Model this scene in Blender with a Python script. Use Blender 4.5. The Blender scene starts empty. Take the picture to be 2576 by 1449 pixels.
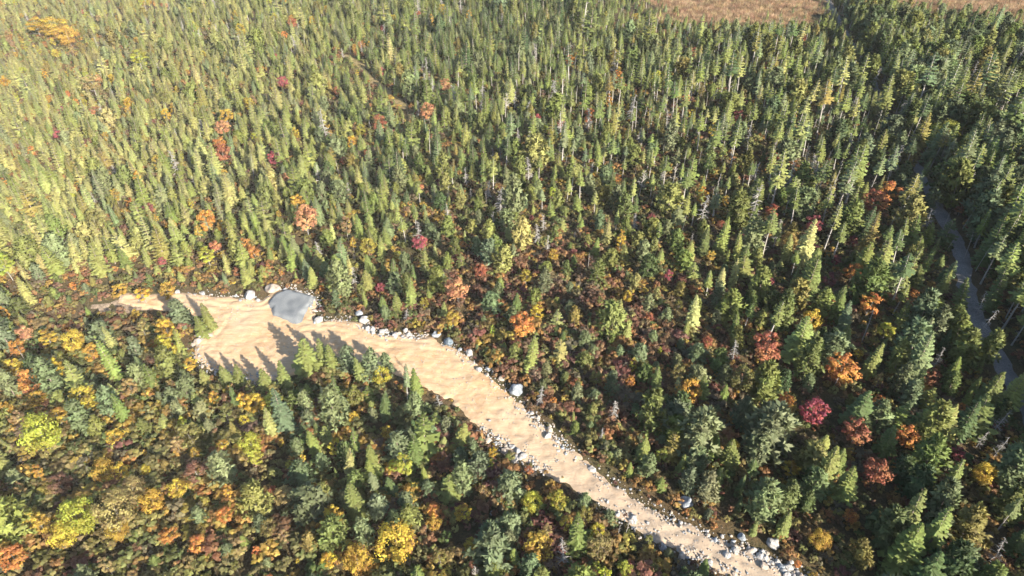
import bpy, math, random
import numpy as np
from mathutils import Vector, Euler

R = math.radians
rng = np.random.default_rng(7)
random.seed(7)
scene = bpy.context.scene
col = scene.collection

# ---------------------------------------------------------------- camera, sky, sun, exposure
CAM_H, PITCH, LENS = 85.0, 37.0, 24.0
cam_d = bpy.data.cameras.new('camera')
cam_d.lens = LENS; cam_d.sensor_width = 36.0; cam_d.clip_start = 0.5; cam_d.clip_end = 12000
cam = bpy.data.objects.new('camera', cam_d); col.objects.link(cam)
cam.location = (0, 0, CAM_H); cam.rotation_euler = (R(90 - PITCH), 0, 0)
scene.camera = cam

SUN_EL, SUN_AZ = 24.5, 141.0
world = bpy.data.worlds.new('World'); scene.world = world; world.use_nodes = True
wn = world.node_tree.nodes; bg = wn['Background']
sky = wn.new('ShaderNodeTexSky'); sky.sky_type = 'NISHITA'; sky.sun_disc = False
sky.sun_elevation = R(SUN_EL); sky.sun_rotation = R(SUN_AZ); sky.air_density = 1.0; sky.dust_density = 1.0
world.node_tree.links.new(sky.outputs[0], bg.inputs[0]); bg.inputs[1].default_value = 0.085
sl = bpy.data.lights.new('sun', 'SUN'); sl.energy = 5.0; sl.angle = R(0.5); sl.color = (1.0, 0.90, 0.76)
sun = bpy.data.objects.new('sun', sl); col.objects.link(sun)
sv = Vector((math.sin(R(SUN_AZ)) * math.cos(R(SUN_EL)), math.cos(R(SUN_AZ)) * math.cos(R(SUN_EL)), math.sin(R(SUN_EL))))
sun.rotation_euler = (-sv).to_track_quat('-Z', 'Y').to_euler(); sun.location = sv * 300
vs = scene.view_settings
vs.view_transform = 'Standard'; vs.look = 'None'; vs.gamma = 1.0; vs.use_curve_mapping = False
vs.exposure = 2.0
scene.cycles.max_bounces = 6; scene.cycles.diffuse_bounces = 3; scene.cycles.transparent_max_bounces = 4

# ---------------------------------------------------------------- ground plan: where a point of the photograph lies on the land
_c, _s = math.cos(R(PITCH)), math.sin(R(PITCH))
F = LENS / 36.0 * 2576.0

def at(u, v, z=0.0):
    px, py = u - 1288.0, 724.5 - v
    dx, dy, dz = px, F * _c + py * _s, -F * _s + py * _c
    t = (z - CAM_H) / dz
    return (dx * t, dy * t)

def to_px(x, y, z=0.0):
    zz = z - CAM_H
    f = y * _c - zz * _s
    f = np.maximum(f, 1e-3) if isinstance(f, np.ndarray) else max(f, 1e-3)
    up = y * _s + zz * _c
    return 1288.0 + F * x / f, 724.5 - F * up / f, f

def land(x, y):
    return (0.35 * np.sin(x * 0.061 + 1.3) * np.cos(y * 0.053 + 0.4) + 0.22 * np.sin(x * 0.021 - y * 0.034 + 2.0)
            + 0.12 * np.sin(x * 0.13 + y * 0.11))

_perm = rng.random((64, 64))
def vnoise(x, y, s):
    x = np.asarray(x, float) / s; y = np.asarray(y, float) / s
    xi = np.floor(x).astype(int); yi = np.floor(y).astype(int)
    fx = x - xi; fy = y - yi
    fx = fx * fx * (3 - 2 * fx); fy = fy * fy * (3 - 2 * fy)
    p = lambda a, b: _perm[a % 64, b % 64]
    return (p(xi, yi) * (1 - fx) + p(xi + 1, yi) * fx) * (1 - fy) + (p(xi, yi + 1) * (1 - fx) + p(xi + 1, yi + 1) * fx) * fy

def poly_sd(poly, X, Y):
    """signed distance, positive inside"""
    X = np.asarray(X, float); Y = np.asarray(Y, float)
    d2 = np.full(X.shape, 1e18); ins = np.zeros(X.shape, bool)
    n = len(poly)
    for i in range(n):
        x0, y0 = poly[i]; x1, y1 = poly[(i + 1) % n]
        ex, ey = x1 - x0, y1 - y0
        t = np.clip(((X - x0) * ex + (Y - y0) * ey) / (ex * ex + ey * ey + 1e-12), 0, 1)
        d2 = np.minimum(d2, (X - x0 - t * ex) ** 2 + (Y - y0 - t * ey) ** 2)
        c = ((y0 > Y) != (y1 > Y)) & (X < ex * (Y - y0) / (ey if abs(ey) > 1e-9 else 1e-9) + x0)
        ins ^= c
    return np.where(ins, 1, -1) * np.sqrt(d2)

def line_d(pts, X, Y):
    X = np.asarray(X, float); Y = np.asarray(Y, float)
    d2 = np.full(X.shape, 1e18)
    for (x0, y0), (x1, y1) in zip(pts[:-1], pts[1:]):
        ex, ey = x1 - x0, y1 - y0
        t = np.clip(((X - x0) * ex + (Y - y0) * ey) / (ex * ex + ey * ey + 1e-12), 0, 1)
        d2 = np.minimum(d2, (X - x0 - t * ex) ** 2 + (Y - y0 - t * ey) ** 2)
    return np.sqrt(d2)

UP_PX = [(300,744),(380,741),(470,735),(520,738),(610,745),(655,750),(668,742),(690,727),(715,721),(760,733),(797,750),(793,785),(778,802),
         (850,798),(905,813),(960,840),(1040,846),(1075,846),(1110,862),(1160,888),(1200,917),(1240,955),(1300,1010),(1370,1075),(1440,1135),
         (1530,1208),(1640,1280),(1740,1328),(1830,1372),(1930,1412),(2010,1452),(2120,1510),(2260,1590)]
LO_PX = [(2030,1590),(1900,1500),(1826,1450),(1765,1414),(1700,1388),(1650,1360),(1600,1326),(1560,1300),(1500,1262),(1440,1226),(1370,1190),
         (1310,1150),(1250,1108),(1205,1078),(1175,1045),(1140,1012),(1095,985),(1040,955),(960,925),(880,905),(810,900),(765,915),(740,940),
         (690,955),(640,955),(590,942),(540,930),(500,910),(487,882),(498,850),(515,828),(528,800),(505,792),(470,787),(400,783),(330,776),(295,765)]
UP = [at(*p) for p in UP_PX]; LO = [at(*p) for p in LO_PX]
TRACK = UP + LO
PAD = [at(*p) for p in [(717,726),(753,733),(791,745),(788,767),(773,778),(763,794),(754,812),(746,815),(709,801),(684,791),(682,775),(670,765),(675,755),(692,740)]]
ROAD = [at(*p) for p in [(2085,2),(2097,28),(2112,58),(2140,110),(2180,170),(2208,238),(2240,330),(2300,400),(2345,490),(2395,590),(2422,650),(2424,700),(2446,780),(2482,850),(2526,935),(2566,1005),(2606,1075),(2680,1190)]]
ROAD = [(2 * ROAD[0][0] - ROAD[1][0], 2 * ROAD[0][1] - ROAD[1][1])] + ROAD
PATH = [at(*p) for p in [(872,140),(899,160),(945,205),(985,240),(1020,268),(1040,300)]]
MARSH_A = [at(*p) for p in [(1560,-30),(1650,22),(1668,50),(1740,62),(1850,66),(1950,70),(2040,62),(2066,30),(2080,-40)]]
MARSH_B = [at(*p) for p in [(2170,-40),(2195,14),(2260,26),(2400,34),(2560,48),(2700,62),(2760,-40)]]
TRENCH = [at(*p) for p in [(190,772),(250,764),(320,752),(390,748),(425,742),(440,752),(400,778),(330,790),(250,792)]]

# ---------------------------------------------------------------- helpers
def tag(o, label=None, cat=None, group=None, kind=None):
    if label: o['label'] = label
    if cat: o['category'] = cat
    if group: o['group'] = group
    if kind: o['kind'] = kind
    return o

def link(name, data, parent=None):
    o = bpy.data.objects.new(name, data); col.objects.link(o)
    if parent: o.parent = parent
    return o

def mesh_from(name, V, Fc, mat, normals=None, lv=None, smooth=False):
    m = bpy.data.meshes.new(name)
    m.from_pydata([tuple(map(float, v)) for v in V], [], Fc)
    if mat: m.materials.append(mat)
    if lv is not None:
        a = m.attributes.new('lv', 'FLOAT', 'FACE'); a.data.foreach_set('value', np.asarray(lv, np.float32))
    if smooth or normals is not None:
        m.polygons.foreach_set('use_smooth', [True] * len(m.polygons))
    m.update()
    if normals is not None:
        m.normals_split_custom_set_from_vertices([tuple(map(float, n)) for n in normals])
    return m

class NT:
    def __init__(s, name):
        s.m = bpy.data.materials.new(name); s.m.use_nodes = True
        s.t = s.m.node_tree; s.n = s.t.nodes; s.n.clear()
        s.out = s.n.new('ShaderNodeOutputMaterial')
    def add(s, t, **k):
        n = s.n.new(t)
        for a, b in k.items(): setattr(n, a, b)
        return n
    def l(s, a, b): s.t.links.new(a, b)
    def noise(s, scale, detail=4, rough=.6, coord=None, dist=0.0):
        n = s.add('ShaderNodeTexNoise'); n.inputs['Scale'].default_value = scale; n.inputs['Detail'].default_value = detail
        n.inputs['Roughness'].default_value = rough; n.inputs['Distortion'].default_value = dist
        if coord is not None: s.l(coord, n.inputs['Vector'])
        return n
    def ramp(s, fac, stops):
        r = s.add('ShaderNodeValToRGB'); s.l(fac, r.inputs[0]); e = r.color_ramp.elements
        while len(e) < len(stops): e.new(0.5)
        for i, (p, c) in enumerate(stops): e[i].position = p; e[i].color = (*c, 1)
        return r
    def mix(s, fac, a, b, mode='MIX'):
        m = s.add('ShaderNodeMix', data_type='RGBA', blend_type=mode)
        for sock, v in ((m.inputs[0], fac), (m.inputs[6], a), (m.inputs[7], b)):
            if hasattr(v, 'links'): s.l(v, sock)
            elif isinstance(v, (int, float)): sock.default_value = v
            else: sock.default_value = (*v, 1)
        return m.outputs[2]
    def pos(s): return s.add('ShaderNodeNewGeometry').outputs['Position']
    def bump(s, h, strength, dist):
        b = s.add('ShaderNodeBump'); b.inputs['Strength'].default_value = strength; b.inputs['Distance'].default_value = dist
        s.l(h, b.inputs['Height']); return b.outputs[0]
    def principled(s, colr, rough=.9, normal=None, spec=.2):
        p = s.add('ShaderNodeBsdfPrincipled'); p.inputs['Roughness'].default_value = rough
        p.inputs['Specular IOR Level'].default_value = spec
        if hasattr(colr, 'links'): s.l(colr, p.inputs['Base Color'])
        else: p.inputs['Base Color'].default_value = (*colr, 1)
        if normal is not None: s.l(normal, p.inputs['Normal'])
        s.l(p.outputs[0], s.out.inputs[0]); return p

def foliage_material(name, transl=0.3, rough=0.7, hue=.0135):
    t = NT(name)
    a = t.add('ShaderNodeAttribute', attribute_type='INSTANCER', attribute_name='tint')
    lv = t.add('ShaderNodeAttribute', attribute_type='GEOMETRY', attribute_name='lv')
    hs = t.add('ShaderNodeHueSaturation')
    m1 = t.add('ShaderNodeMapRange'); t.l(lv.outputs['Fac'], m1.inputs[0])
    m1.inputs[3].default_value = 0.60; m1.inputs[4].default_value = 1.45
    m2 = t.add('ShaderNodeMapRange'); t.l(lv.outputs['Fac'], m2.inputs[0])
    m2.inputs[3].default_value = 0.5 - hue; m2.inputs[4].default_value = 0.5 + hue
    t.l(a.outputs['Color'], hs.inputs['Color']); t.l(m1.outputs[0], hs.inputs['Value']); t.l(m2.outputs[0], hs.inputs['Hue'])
    p = t.principled(hs.outputs[0], rough, spec=.25)
    tr = t.add('ShaderNodeBsdfTranslucent'); t.l(hs.outputs[0], tr.inputs[0])
    mx = t.add('ShaderNodeMixShader'); mx.inputs[0].default_value = transl
    t.l(p.outputs[0], mx.inputs[1]); t.l(tr.outputs[0], mx.inputs[2]); t.l(mx.outputs[0], t.out.inputs[0])
    return t.m

def bark_material(name, c0, c1, scale=9):
    t = NT(name)
    co = t.add('ShaderNodeTexCoord').outputs['Object']
    n = t.noise(scale, 5, .7, co)
    r = t.ramp(n.outputs[0], [(.3, c0), (.7, c1)])
    t.principled(r.outputs[0], .9, t.bump(n.outputs[0], .6, .02))
    return t.m

NEEDLE = foliage_material('needles', .22)
LEAF = foliage_material('leaves', .35, .7, .028)
BARK = bark_material('bark', (.11, .085, .07), (.26, .22, .19))
LICHENBARK = bark_material('lichen_bark', (.17, .16, .145), (.36, .345, .315))
GREYWOOD = bark_material('weathered_wood', (.14, .133, .126), (.29, .28, .262))
PALEBARK = bark_material('pale_bark', (.15, .138, .122), (.32, .30, .27))

def sand_material():
    t = NT('sandy_fill'); P = t.pos()
    n1 = t.noise(.10, 4, .6, P); n2 = t.noise(.9, 6, .7, P, .8); n3 = t.noise(6.0, 5, .75, P)
    mp = t.add('ShaderNodeMapping'); t.l(P, mp.inputs[0]); mp.inputs['Rotation'].default_value = (0, 0, R(38)); mp.inputs['Scale'].default_value = (.35, 2.0, 1)
    n4 = t.noise(1.1, 5, .65, mp.outputs[0])
    c = t.ramp(n1.outputs[0], [(.32, (.35, .220, .115)), (.5, (.375, .258, .150)), (.68, (.36, .268, .178))]).outputs[0]
    c = t.mix(t.ramp(n2.outputs[0], [(.44, (0, 0, 0)), (.66, (1, 1, 1))]).outputs[0], c, (.405, .305, .20))
    c = t.mix(t.ramp(n4.outputs[0], [(.38, (.5, .5, .5)), (.52, (0, 0, 0))]).outputs[0], c, (.26, .17, .095))
    c = t.mix(t.ramp(n3.outputs[0], [(.33, (.6, .6, .6)), (.43, (0, 0, 0))]).outputs[0], c, (.22, .155, .105))
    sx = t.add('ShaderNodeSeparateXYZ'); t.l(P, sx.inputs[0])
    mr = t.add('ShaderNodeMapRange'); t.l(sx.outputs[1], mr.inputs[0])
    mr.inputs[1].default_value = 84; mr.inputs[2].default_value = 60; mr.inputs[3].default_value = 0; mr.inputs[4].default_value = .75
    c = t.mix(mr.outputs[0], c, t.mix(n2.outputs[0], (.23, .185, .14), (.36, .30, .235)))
    h = t.mix(.5, n2.outputs[0], t.mix(.5, n3.outputs[0], n4.outputs[0]))
    t.principled(c, .95, t.bump(h, .9, .2), .1)
    return t.m

def gravel_material(name, a, b, sc=7):
    t = NT(name); P = t.pos()
    n = t.noise(sc, 4, .8, P); v = t.noise(.35, 4, .6, P)
    c = t.ramp(n.outputs[0], [(.35, a), (.65, b)]).outputs[0]
    c = t.mix(t.ramp(v.outputs[0], [(.4, (0, 0, 0)), (.7, (.5, .5, .5))]).outputs[0], c, tuple(x * .72 for x in a))
    t.principled(c, .95, t.bump(n.outputs[0], .6, .06), .15)
    return t.m

def ground_material():
    t = NT('forest_floor'); P = t.pos()
    n1 = t.noise(.05, 4, .6, P); n2 = t.noise(.5, 5, .7, P); n3 = t.noise(3.0, 5, .75, P)
    c = t.ramp(n1.outputs[0], [(.3, (.050, .055, .022)), (.45, (.062, .055, .026)), (.56, (.080, .052, .028)), (.7, (.062, .068, .026))]).outputs[0]
    c = t.mix(t.ramp(n2.outputs[0], [(.4, (0, 0, 0)), (.65, (.8, .8, .8))]).outputs[0], c, (.12, .085, .045))
    c = t.mix(t.ramp(n3.outputs[0], [(.4, (.7, .7, .7)), (.55, (0, 0, 0))]).outputs[0], c, (.035, .032, .018))
    t.principled(c, .95, t.bump(n3.outputs[0], 1, .3), .1)
    return t.m

def soil_material(name, a, b, c3):
    t = NT(name); P = t.pos()
    n2 = t.noise(.8, 5, .7, P, .5); n3 = t.noise(4.0, 5, .75, P)
    c = t.ramp(n2.outputs[0], [(.35, a), (.6, b)]).outputs[0]
    c = t.mix(t.ramp(n3.outputs[0], [(.4, (.8, .8, .8)), (.55, (0, 0, 0))]).outputs[0], c, c3)
    t.principled(c, .95, t.bump(n3.outputs[0], 1, .2), .1)
    return t.m

def rock_material(name, a, b, c3):
    t = NT(name); co = t.add('ShaderNodeTexCoord').outputs['Object']
    oi = t.add('ShaderNodeObjectInfo')
    ad = t.add('ShaderNodeVectorMath', operation='ADD'); t.l(co, ad.inputs[0]); 
    sc = t.add('ShaderNodeVectorMath', operation='SCALE'); t.l(oi.outputs['Location'], sc.inputs[0]); sc.inputs[3].default_value = .37
    t.l(sc.outputs[0], ad.inputs[1])
    n1 = t.noise(1.4, 5, .65, ad.outputs[0]); n2 = t.noise(9, 5, .7, ad.outputs[0])
    c = t.ramp(n1.outputs[0], [(.36, a), (.52, b), (.68, c3)]).outputs[0]
    c = t.mix(t.ramp(n2.outputs[0], [(.3, (.6, .6, .6)), (.48, (0, 0, 0))]).outputs[0], c, tuple(x * .55 for x in a))
    t.principled(c, .9, t.bump(n2.outputs[0], .5, .05), .2)
    return t.m

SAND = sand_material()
GREYGRAVEL = gravel_material('crushed_stone', (.105, .117, .126), (.165, .177, .185))
ROADGRAVEL = gravel_material('road_gravel', (.085, .083, .08), (.20, .19, .178), 4)
FLOOR = ground_material()
PATHSOIL = soil_material('path_soil', (.11, .10, .035), (.25, .185, .10), (.09, .075, .03))
MARSHSOIL = soil_material('marsh_mud', (.17, .12, .065), (.24, .165, .09), (.10, .07, .04))
TRENCHSOIL = soil_material('scraped_soil', (.19, .14, .10), (.31, .24, .17), (.08, .06, .045))
WHITEROCK = rock_material('white_granite', (.16, .155, .15), (.27, .262, .252), (.36, .35, .335))
GREYROCK = rock_material('grey_granite', (.10, .115, .13), (.19, .21, .23), (.34, .355, .37))
DARKROCK = rock_material('dark_granite', (.05, .07, .085), (.10, .13, .155), (.17, .20, .23))
TANROCK = rock_material('tan_granite', (.19, .155, .125), (.27, .23, .19), (.33, .295, .25))

# ---------------------------------------------------------------- land, track, pad, road
def grid_obj(name, xs, ys, zf, mat):
    X, Y = np.meshgrid(xs, ys)
    Z = zf(X, Y); nx, ny = len(xs), len(ys)
    V = np.stack([X.ravel(), Y.ravel(), Z.ravel()], 1)
    I = np.arange(nx * ny).reshape(ny, nx)
    Fc = np.stack([I[:-1, :-1].ravel(), I[:-1, 1:].ravel(), I[1:, 1:].ravel(), I[1:, :-1].ravel()], 1)
    m = mesh_from(name, V, Fc.tolist(), mat, smooth=True)
    return tag(link(name, m), kind='structure')

def axis(lo, hi, step, far):
    a = list(np.arange(lo, hi + .01, step)); s = step
    while a[-1] < far: s *= 1.5; a.append(a[-1] + s)
    s = step; b = []
    x = lo
    while x > -far: s *= 1.5; x -= s; b.append(x)
    return np.array(b[::-1] + a)
grid_obj('ground', axis(-180, 190, 2.5, 6000), axis(-20, 420, 2.5, 7000), land, FLOOR)

def sheet(name, poly_fn, bounds, step, zf, mat, kind='structure'):
    x0, x1, y0, y1 = bounds
    xs = np.arange(x0, x1, step); ys = np.arange(y0, y1, step)
    X, Y = np.meshgrid(xs, ys); S = poly_fn(X, Y)
    nx, ny = len(xs), len(ys); I = np.arange(nx * ny).reshape(ny, nx)
    keep = (S[:-1, :-1] > 0) | (S[:-1, 1:] > 0) | (S[1:, 1:] > 0) | (S[1:, :-1] > 0)
    q = np.stack([I[:-1, :-1][keep], I[:-1, 1:][keep], I[1:, 1:][keep], I[1:, :-1][keep]], 1)
    used = np.unique(q); mp = -np.ones(nx * ny, int); mp[used] = np.arange(len(used))
    Z = zf(X, Y, S)
    V = np.stack([X.ravel(), Y.ravel(), Z.ravel()], 1)[used]
    m = mesh_from(name, V, mp[q].tolist(), mat, smooth=True)
    return tag(link(name, m), kind=kind)

def bnds(pts, m=3):
    a = np.array(pts); return a[:, 0].min() - m, a[:, 0].max() + m, a[:, 1].min() - m, a[:, 1].max() + m

sm = lambda t: np.clip(t, 0, 1) ** 2 * (3 - 2 * np.clip(t, 0, 1))
def track_fn(X, Y): return poly_sd(TRACK, X, Y) + (vnoise(X, Y, 1.7) - .5) * 1.1 + (vnoise(X, Y, .6) - .5) * .5
def track_z(X, Y, S):
    rough = (vnoise(X, Y, 2.3) - .5) * .20 + (vnoise(X, Y, .9) - .5) * .16
    rough = rough - .16 * np.exp(-((S - 1.7) / .33) ** 2) - .16 * np.exp(-((S - 3.5) / .33) ** 2)
    return land(X, Y) - .12 + .42 * sm((S + .5) / 1.6) + rough * sm(S / 1.0)
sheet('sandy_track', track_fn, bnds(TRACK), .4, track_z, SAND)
def pad_fn(X, Y): return poly_sd(PAD, X, Y) + (vnoise(X, Y, 1.2) - .5) * .5
def pad_z(X, Y, S):
    return land(X, Y) + .12 + .72 * sm((S + .1) / .95) + (vnoise(X, Y, 1.6) - .5) * .22 * sm(S) + .05 * np.sin(X * 2.4 + Y * 1.1 + 3 * vnoise(X, Y, 3)) * sm(S / 2)
sheet('gravel_pad', pad_fn, bnds(PAD), .3, pad_z, GREYGRAVEL)
def road_fn(X, Y): return np.where(Y > 150, 1.7, 2.1) - line_d(ROAD, X, Y) + (vnoise(X, Y, 2.0) - .5) * .9
sheet('gravel_road', road_fn, bnds(ROAD, 6), .8, lambda X, Y, S: land(X, Y) - .05 + .3 * sm(S / 2) + (vnoise(X, Y, 1.4) - .5) * .06, ROADGRAVEL)
def path_fn(X, Y): return 1.7 - line_d(PATH, X, Y) + (vnoise(X, Y, 3.0) - .5) * 2.2
sheet('grassy_path', path_fn, bnds(PATH, 6), .8, lambda X, Y, S: land(X, Y) - .03 + .12 * sm(S / 1.5), PATHSOIL)
def marsh_fn(X, Y): return np.maximum(poly_sd(MARSH_A, X, Y), poly_sd(MARSH_B, X, Y)) + (vnoise(X, Y, 11) - .5) * 14 + (vnoise(X, Y, 4) - .5) * 7
_mb = bnds(MARSH_A + MARSH_B, 6)
sheet('marsh_bed', marsh_fn, _mb, 3.0, lambda X, Y, S: land(X, Y) - .05 + .12 * sm(S / 3), MARSHSOIL)
def trench_fn(X, Y): return poly_sd(TRENCH, X, Y) + (vnoise(X, Y, 1.5) - .5) * 1.4
sheet('scraped_ground', trench_fn, bnds(TRENCH), .4, lambda X, Y, S: land(X, Y) - .02 + .1 * sm(S) + (vnoise(X, Y, 1.0) - .5) * .3 * sm(S) - .03, TRENCHSOIL)

def haze_box():  # added haze volume; its backscatter stands in for the upper-left glare
    m = bpy.data.materials.new('haze_air'); m.use_nodes = True; n = m.node_tree.nodes; n.clear()
    o = n.new('ShaderNodeOutputMaterial'); v = n.new('ShaderNodeVolumePrincipled')
    v.inputs['Color'].default_value = (.95, .96, .95, 1); v.inputs['Density'].default_value = HAZE; v.inputs['Anisotropy'].default_value = -.45
    m.node_tree.links.new(v.outputs[0], o.inputs['Volume'])
    g = [tuple(v.co) for v in bpy.data.objects['ground'].data.vertices]
    xs, ys, zs = zip(*g); a = (min(xs) - 50, min(ys) - 50, min(zs) - 1); b = (max(xs) + 50, max(ys) + 50, CAM_H + 4)
    V = [(x, y, z) for x in (a[0], b[0]) for y in (a[1], b[1]) for z in (a[2], b[2])]
    Fc = [(0, 1, 3, 2), (4, 6, 7, 5), (0, 4, 5, 1), (2, 3, 7, 6), (0, 2, 6, 4), (1, 5, 7, 3)]
    tag(link('haze', mesh_from('haze', V, Fc, m)), 'thin haze added over the whole forest for the upper-left glow', kind='stuff')
HAZE = .00004
haze_box()

# ---------------------------------------------------------------- plants: mesh builders (metres, base at the origin)
class Fol:
    def __init__(s): s.V, s.F, s.N, s.L = [], [], [], []
    def poly(s, pts, nrm, lv):
        """facets wound so that they face along nrm"""
        p = [Vector(q) for q in pts]
        g = (p[1] - p[0]).cross(p[2] - p[0])
        if g.dot(nrm) < 0: p = p[::-1]; g = -g
        if g.length > 0: g.normalize()
        n = (nrm * .75 + g * .55).normalized()
        b = len(s.V); s.V += [tuple(q) for q in p]; s.N += [tuple(n)] * len(p)
        s.F.append(tuple(range(b, b + len(p)))); s.L.append(min(1, max(0, lv)))
    def mesh(s, name, mat): return mesh_from(name, s.V, s.F, mat, s.N, s.L)

def tube(V, Fc, pts, radii, n=5):
    base = len(V); prev = None
    for i, (p, r) in enumerate(zip(pts, radii)):
        p = Vector(p)
        d = (Vector(pts[min(i + 1, len(pts) - 1)]) - Vector(pts[max(i - 1, 0)])).normalized()
        a = d.cross(Vector((0.3, 1, 0.1))); 
        if a.length < 1e-3: a = d.cross(Vector((1, 0, 0)))
        a.normalize(); b = d.cross(a)
        for k in range(n):
            w = 2 * math.pi * k / n
            V.append(tuple(p + (a * math.cos(w) + b * math.sin(w)) * r))
    for i in range(len(pts) - 1):
        for k in range(n):
            Fc.append((base + i * n + k, base + i * n + (k + 1) % n, base + (i + 1) * n + (k + 1) % n, base + (i + 1) * n + k))
    Fc.append(tuple(base + (len(pts) - 1) * n + k for k in range(n)))

def trunk_mesh(name, h, r, mat, rnd, lean=.03, limbs=0, lz=(.4, .8), ll=1.0):
    V, Fc = [], []
    a = rnd.uniform(0, 6.28); k = rnd.uniform(0, lean) * h
    P = lambda t: (math.cos(a) * k * t * t, math.sin(a) * k * t * t, -.25 + (h + .25) * t)
    ts = [0, .08, .3, .55, .8, 1]
    tube(V, Fc, [P(t) for t in ts], [r * 1.35, r, r * .8, r * .58, r * .32, r * .06], 6)
    for i in range(limbs):
        t = rnd.uniform(*lz); p = Vector(P(t)); w = rnd.uniform(0, 6.28); L = ll * rnd.uniform(.6, 1.2)
        e = p + Vector((math.cos(w) * L, math.sin(w) * L, L * rnd.uniform(.3, .9)))
        tube(V, Fc, [p, (p + e) / 2 + Vector((0, 0, -.06 * L)), e], [r * .4, r * .27, r * .05], 4)
    return mesh_from(name, V, Fc, mat, smooth=True)

def spruce_crown(seed, h, rad, base, dens=1.0, droop=0.0, gappy=0.0):
    rnd = random.Random(seed); f = Fol()
    z = base * h; t0 = base
    while z < h * .975:
        t = (z / h - t0) / (1 - t0)
        prof = 1.08 * (1 - t) ** .80 * min(1, .78 + 2.2 * t)
        n = max(4, int((8 if t < .75 else 6) * dens))
        off = rnd.uniform(0, 6.28)
        for k in range(n):
            if rnd.random() < gappy: continue
            az = off + 2 * math.pi * (k + rnd.uniform(-.3, .3)) / n
            L = rad * prof * rnd.uniform(.72, 1.18) + .09
            el = R(-14 - droop + 52 * t ** 1.3) + rnd.uniform(-.12, .12)
            d = Vector((math.cos(az), math.sin(az), 0)); side = Vector((-math.sin(az), math.cos(az), 0))
            ax = d * math.cos(el) + Vector((0, 0, math.sin(el)))
            o = Vector((0, 0, z + rnd.uniform(-.08, .08)))
            nrm = (d * .75 + Vector((0, 0, .62))).normalized()
            w = .34 * L + .12; lv = rnd.gauss(.5, .17)
            b0 = o + ax * (.12 * L); tip = o + ax * L + Vector((0, 0, .04 * L))
            for sg in (-1, 1):
                m1 = o + ax * (.45 * L) + side * (sg * w) + Vector((0, 0, -.20 * w))
                m2 = o + ax * (.82 * L) + side * (sg * w * .62) + Vector((0, 0, -.14 * w))
                c1 = o + ax * (.62 * L)
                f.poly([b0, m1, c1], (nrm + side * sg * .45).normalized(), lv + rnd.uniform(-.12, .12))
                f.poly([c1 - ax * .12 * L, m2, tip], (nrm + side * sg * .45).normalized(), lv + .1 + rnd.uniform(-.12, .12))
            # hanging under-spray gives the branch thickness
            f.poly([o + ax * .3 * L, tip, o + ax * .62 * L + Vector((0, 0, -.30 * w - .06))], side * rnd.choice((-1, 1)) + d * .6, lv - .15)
        z += (.30 + .10 * (1 - t)) * rnd.uniform(.8, 1.2) * (h / 6.0) ** .5 / dens ** .5
    top = Vector((0, 0, h)); 
    for k in range(3):
        az = k * 2.1; d = Vector((math.cos(az), math.sin(az), 0))
        f.poly([top, top - Vector((0, 0, .5)) + d * .07, top - Vector((0, 0, .55)) - d.cross(Vector((0, 0, 1))) * .07], d, .6)
    return f.mesh('spruce_crown', NEEDLE)

def tuft(f, c, out, size, rnd, nb, lv):
    for i in range(nb):
        d = Vector((rnd.gauss(0, 1), rnd.gauss(0, 1), rnd.gauss(.25, .8))).normalized()
        d = (d + out * .75).normalized()
        s = d.cross(Vector((rnd.gauss(0, 1), rnd.gauss(0, 1), rnd.gauss(0, 1)))).normalized()
        L = size * rnd.uniform(.7, 1.2); w = L * .21
        nrm = (out * .8 + Vector((0, 0, .55)) + d * .4).normalized()
        f.poly([c - d * .1 * L - s * w * .5, c + d * .45 * L - s * w, c + d * L, c + d * .45 * L + s * w], nrm, lv + rnd.uniform(-.13, .13))

def pine_crown(seed, h, rad, base, full=1.0):
    rnd = random.Random(seed); f = Fol()
    z = base * h
    while z < h * .97:
        t = (z / h - base) / (1 - base)
        prof = min(1, .55 + 1.9 * t) * (1 - t ** 1.7) ** .8
        n = rnd.randint(4, 6) if t < .8 else 4
        off = rnd.uniform(0, 6.28)
        for k in range(n):
            az = off + 2 * math.pi * (k + rnd.uniform(-.3, .3)) / n
            L = rad * prof * rnd.uniform(.6, 1.22) + .12
            el = R(8 + 45 * t) + rnd.uniform(-.15, .15)
            d = Vector((math.cos(az), math.sin(az), 0)); ax = d * math.cos(el) + Vector((0, 0, math.sin(el)))
            lv = rnd.gauss(.5, .16)
            for q in ([.38, .70, 1.0] if L > .7 else [.55, 1.0]):
                c = Vector((0, 0, z)) + ax * (L * q) + Vector((rnd.gauss(0, .1), rnd.gauss(0, .1), rnd.gauss(.03, .06)))
                out = (d * (.35 + .6 * q) + Vector((0, 0, .45))).normalized()
                tuft(f, c, out, (.36 + .24 * rad * .6) * rnd.uniform(.8, 1.15), rnd, int(10 * full), lv)
        z += .46 * rnd.uniform(.8, 1.2) * (h / 6) ** .5
    tuft(f, Vector((0, 0, h * .96)), Vector((0, 0, 1)), .5, rnd, 10, .6)
    return f.mesh('pine_crown', NEEDLE)

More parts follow.
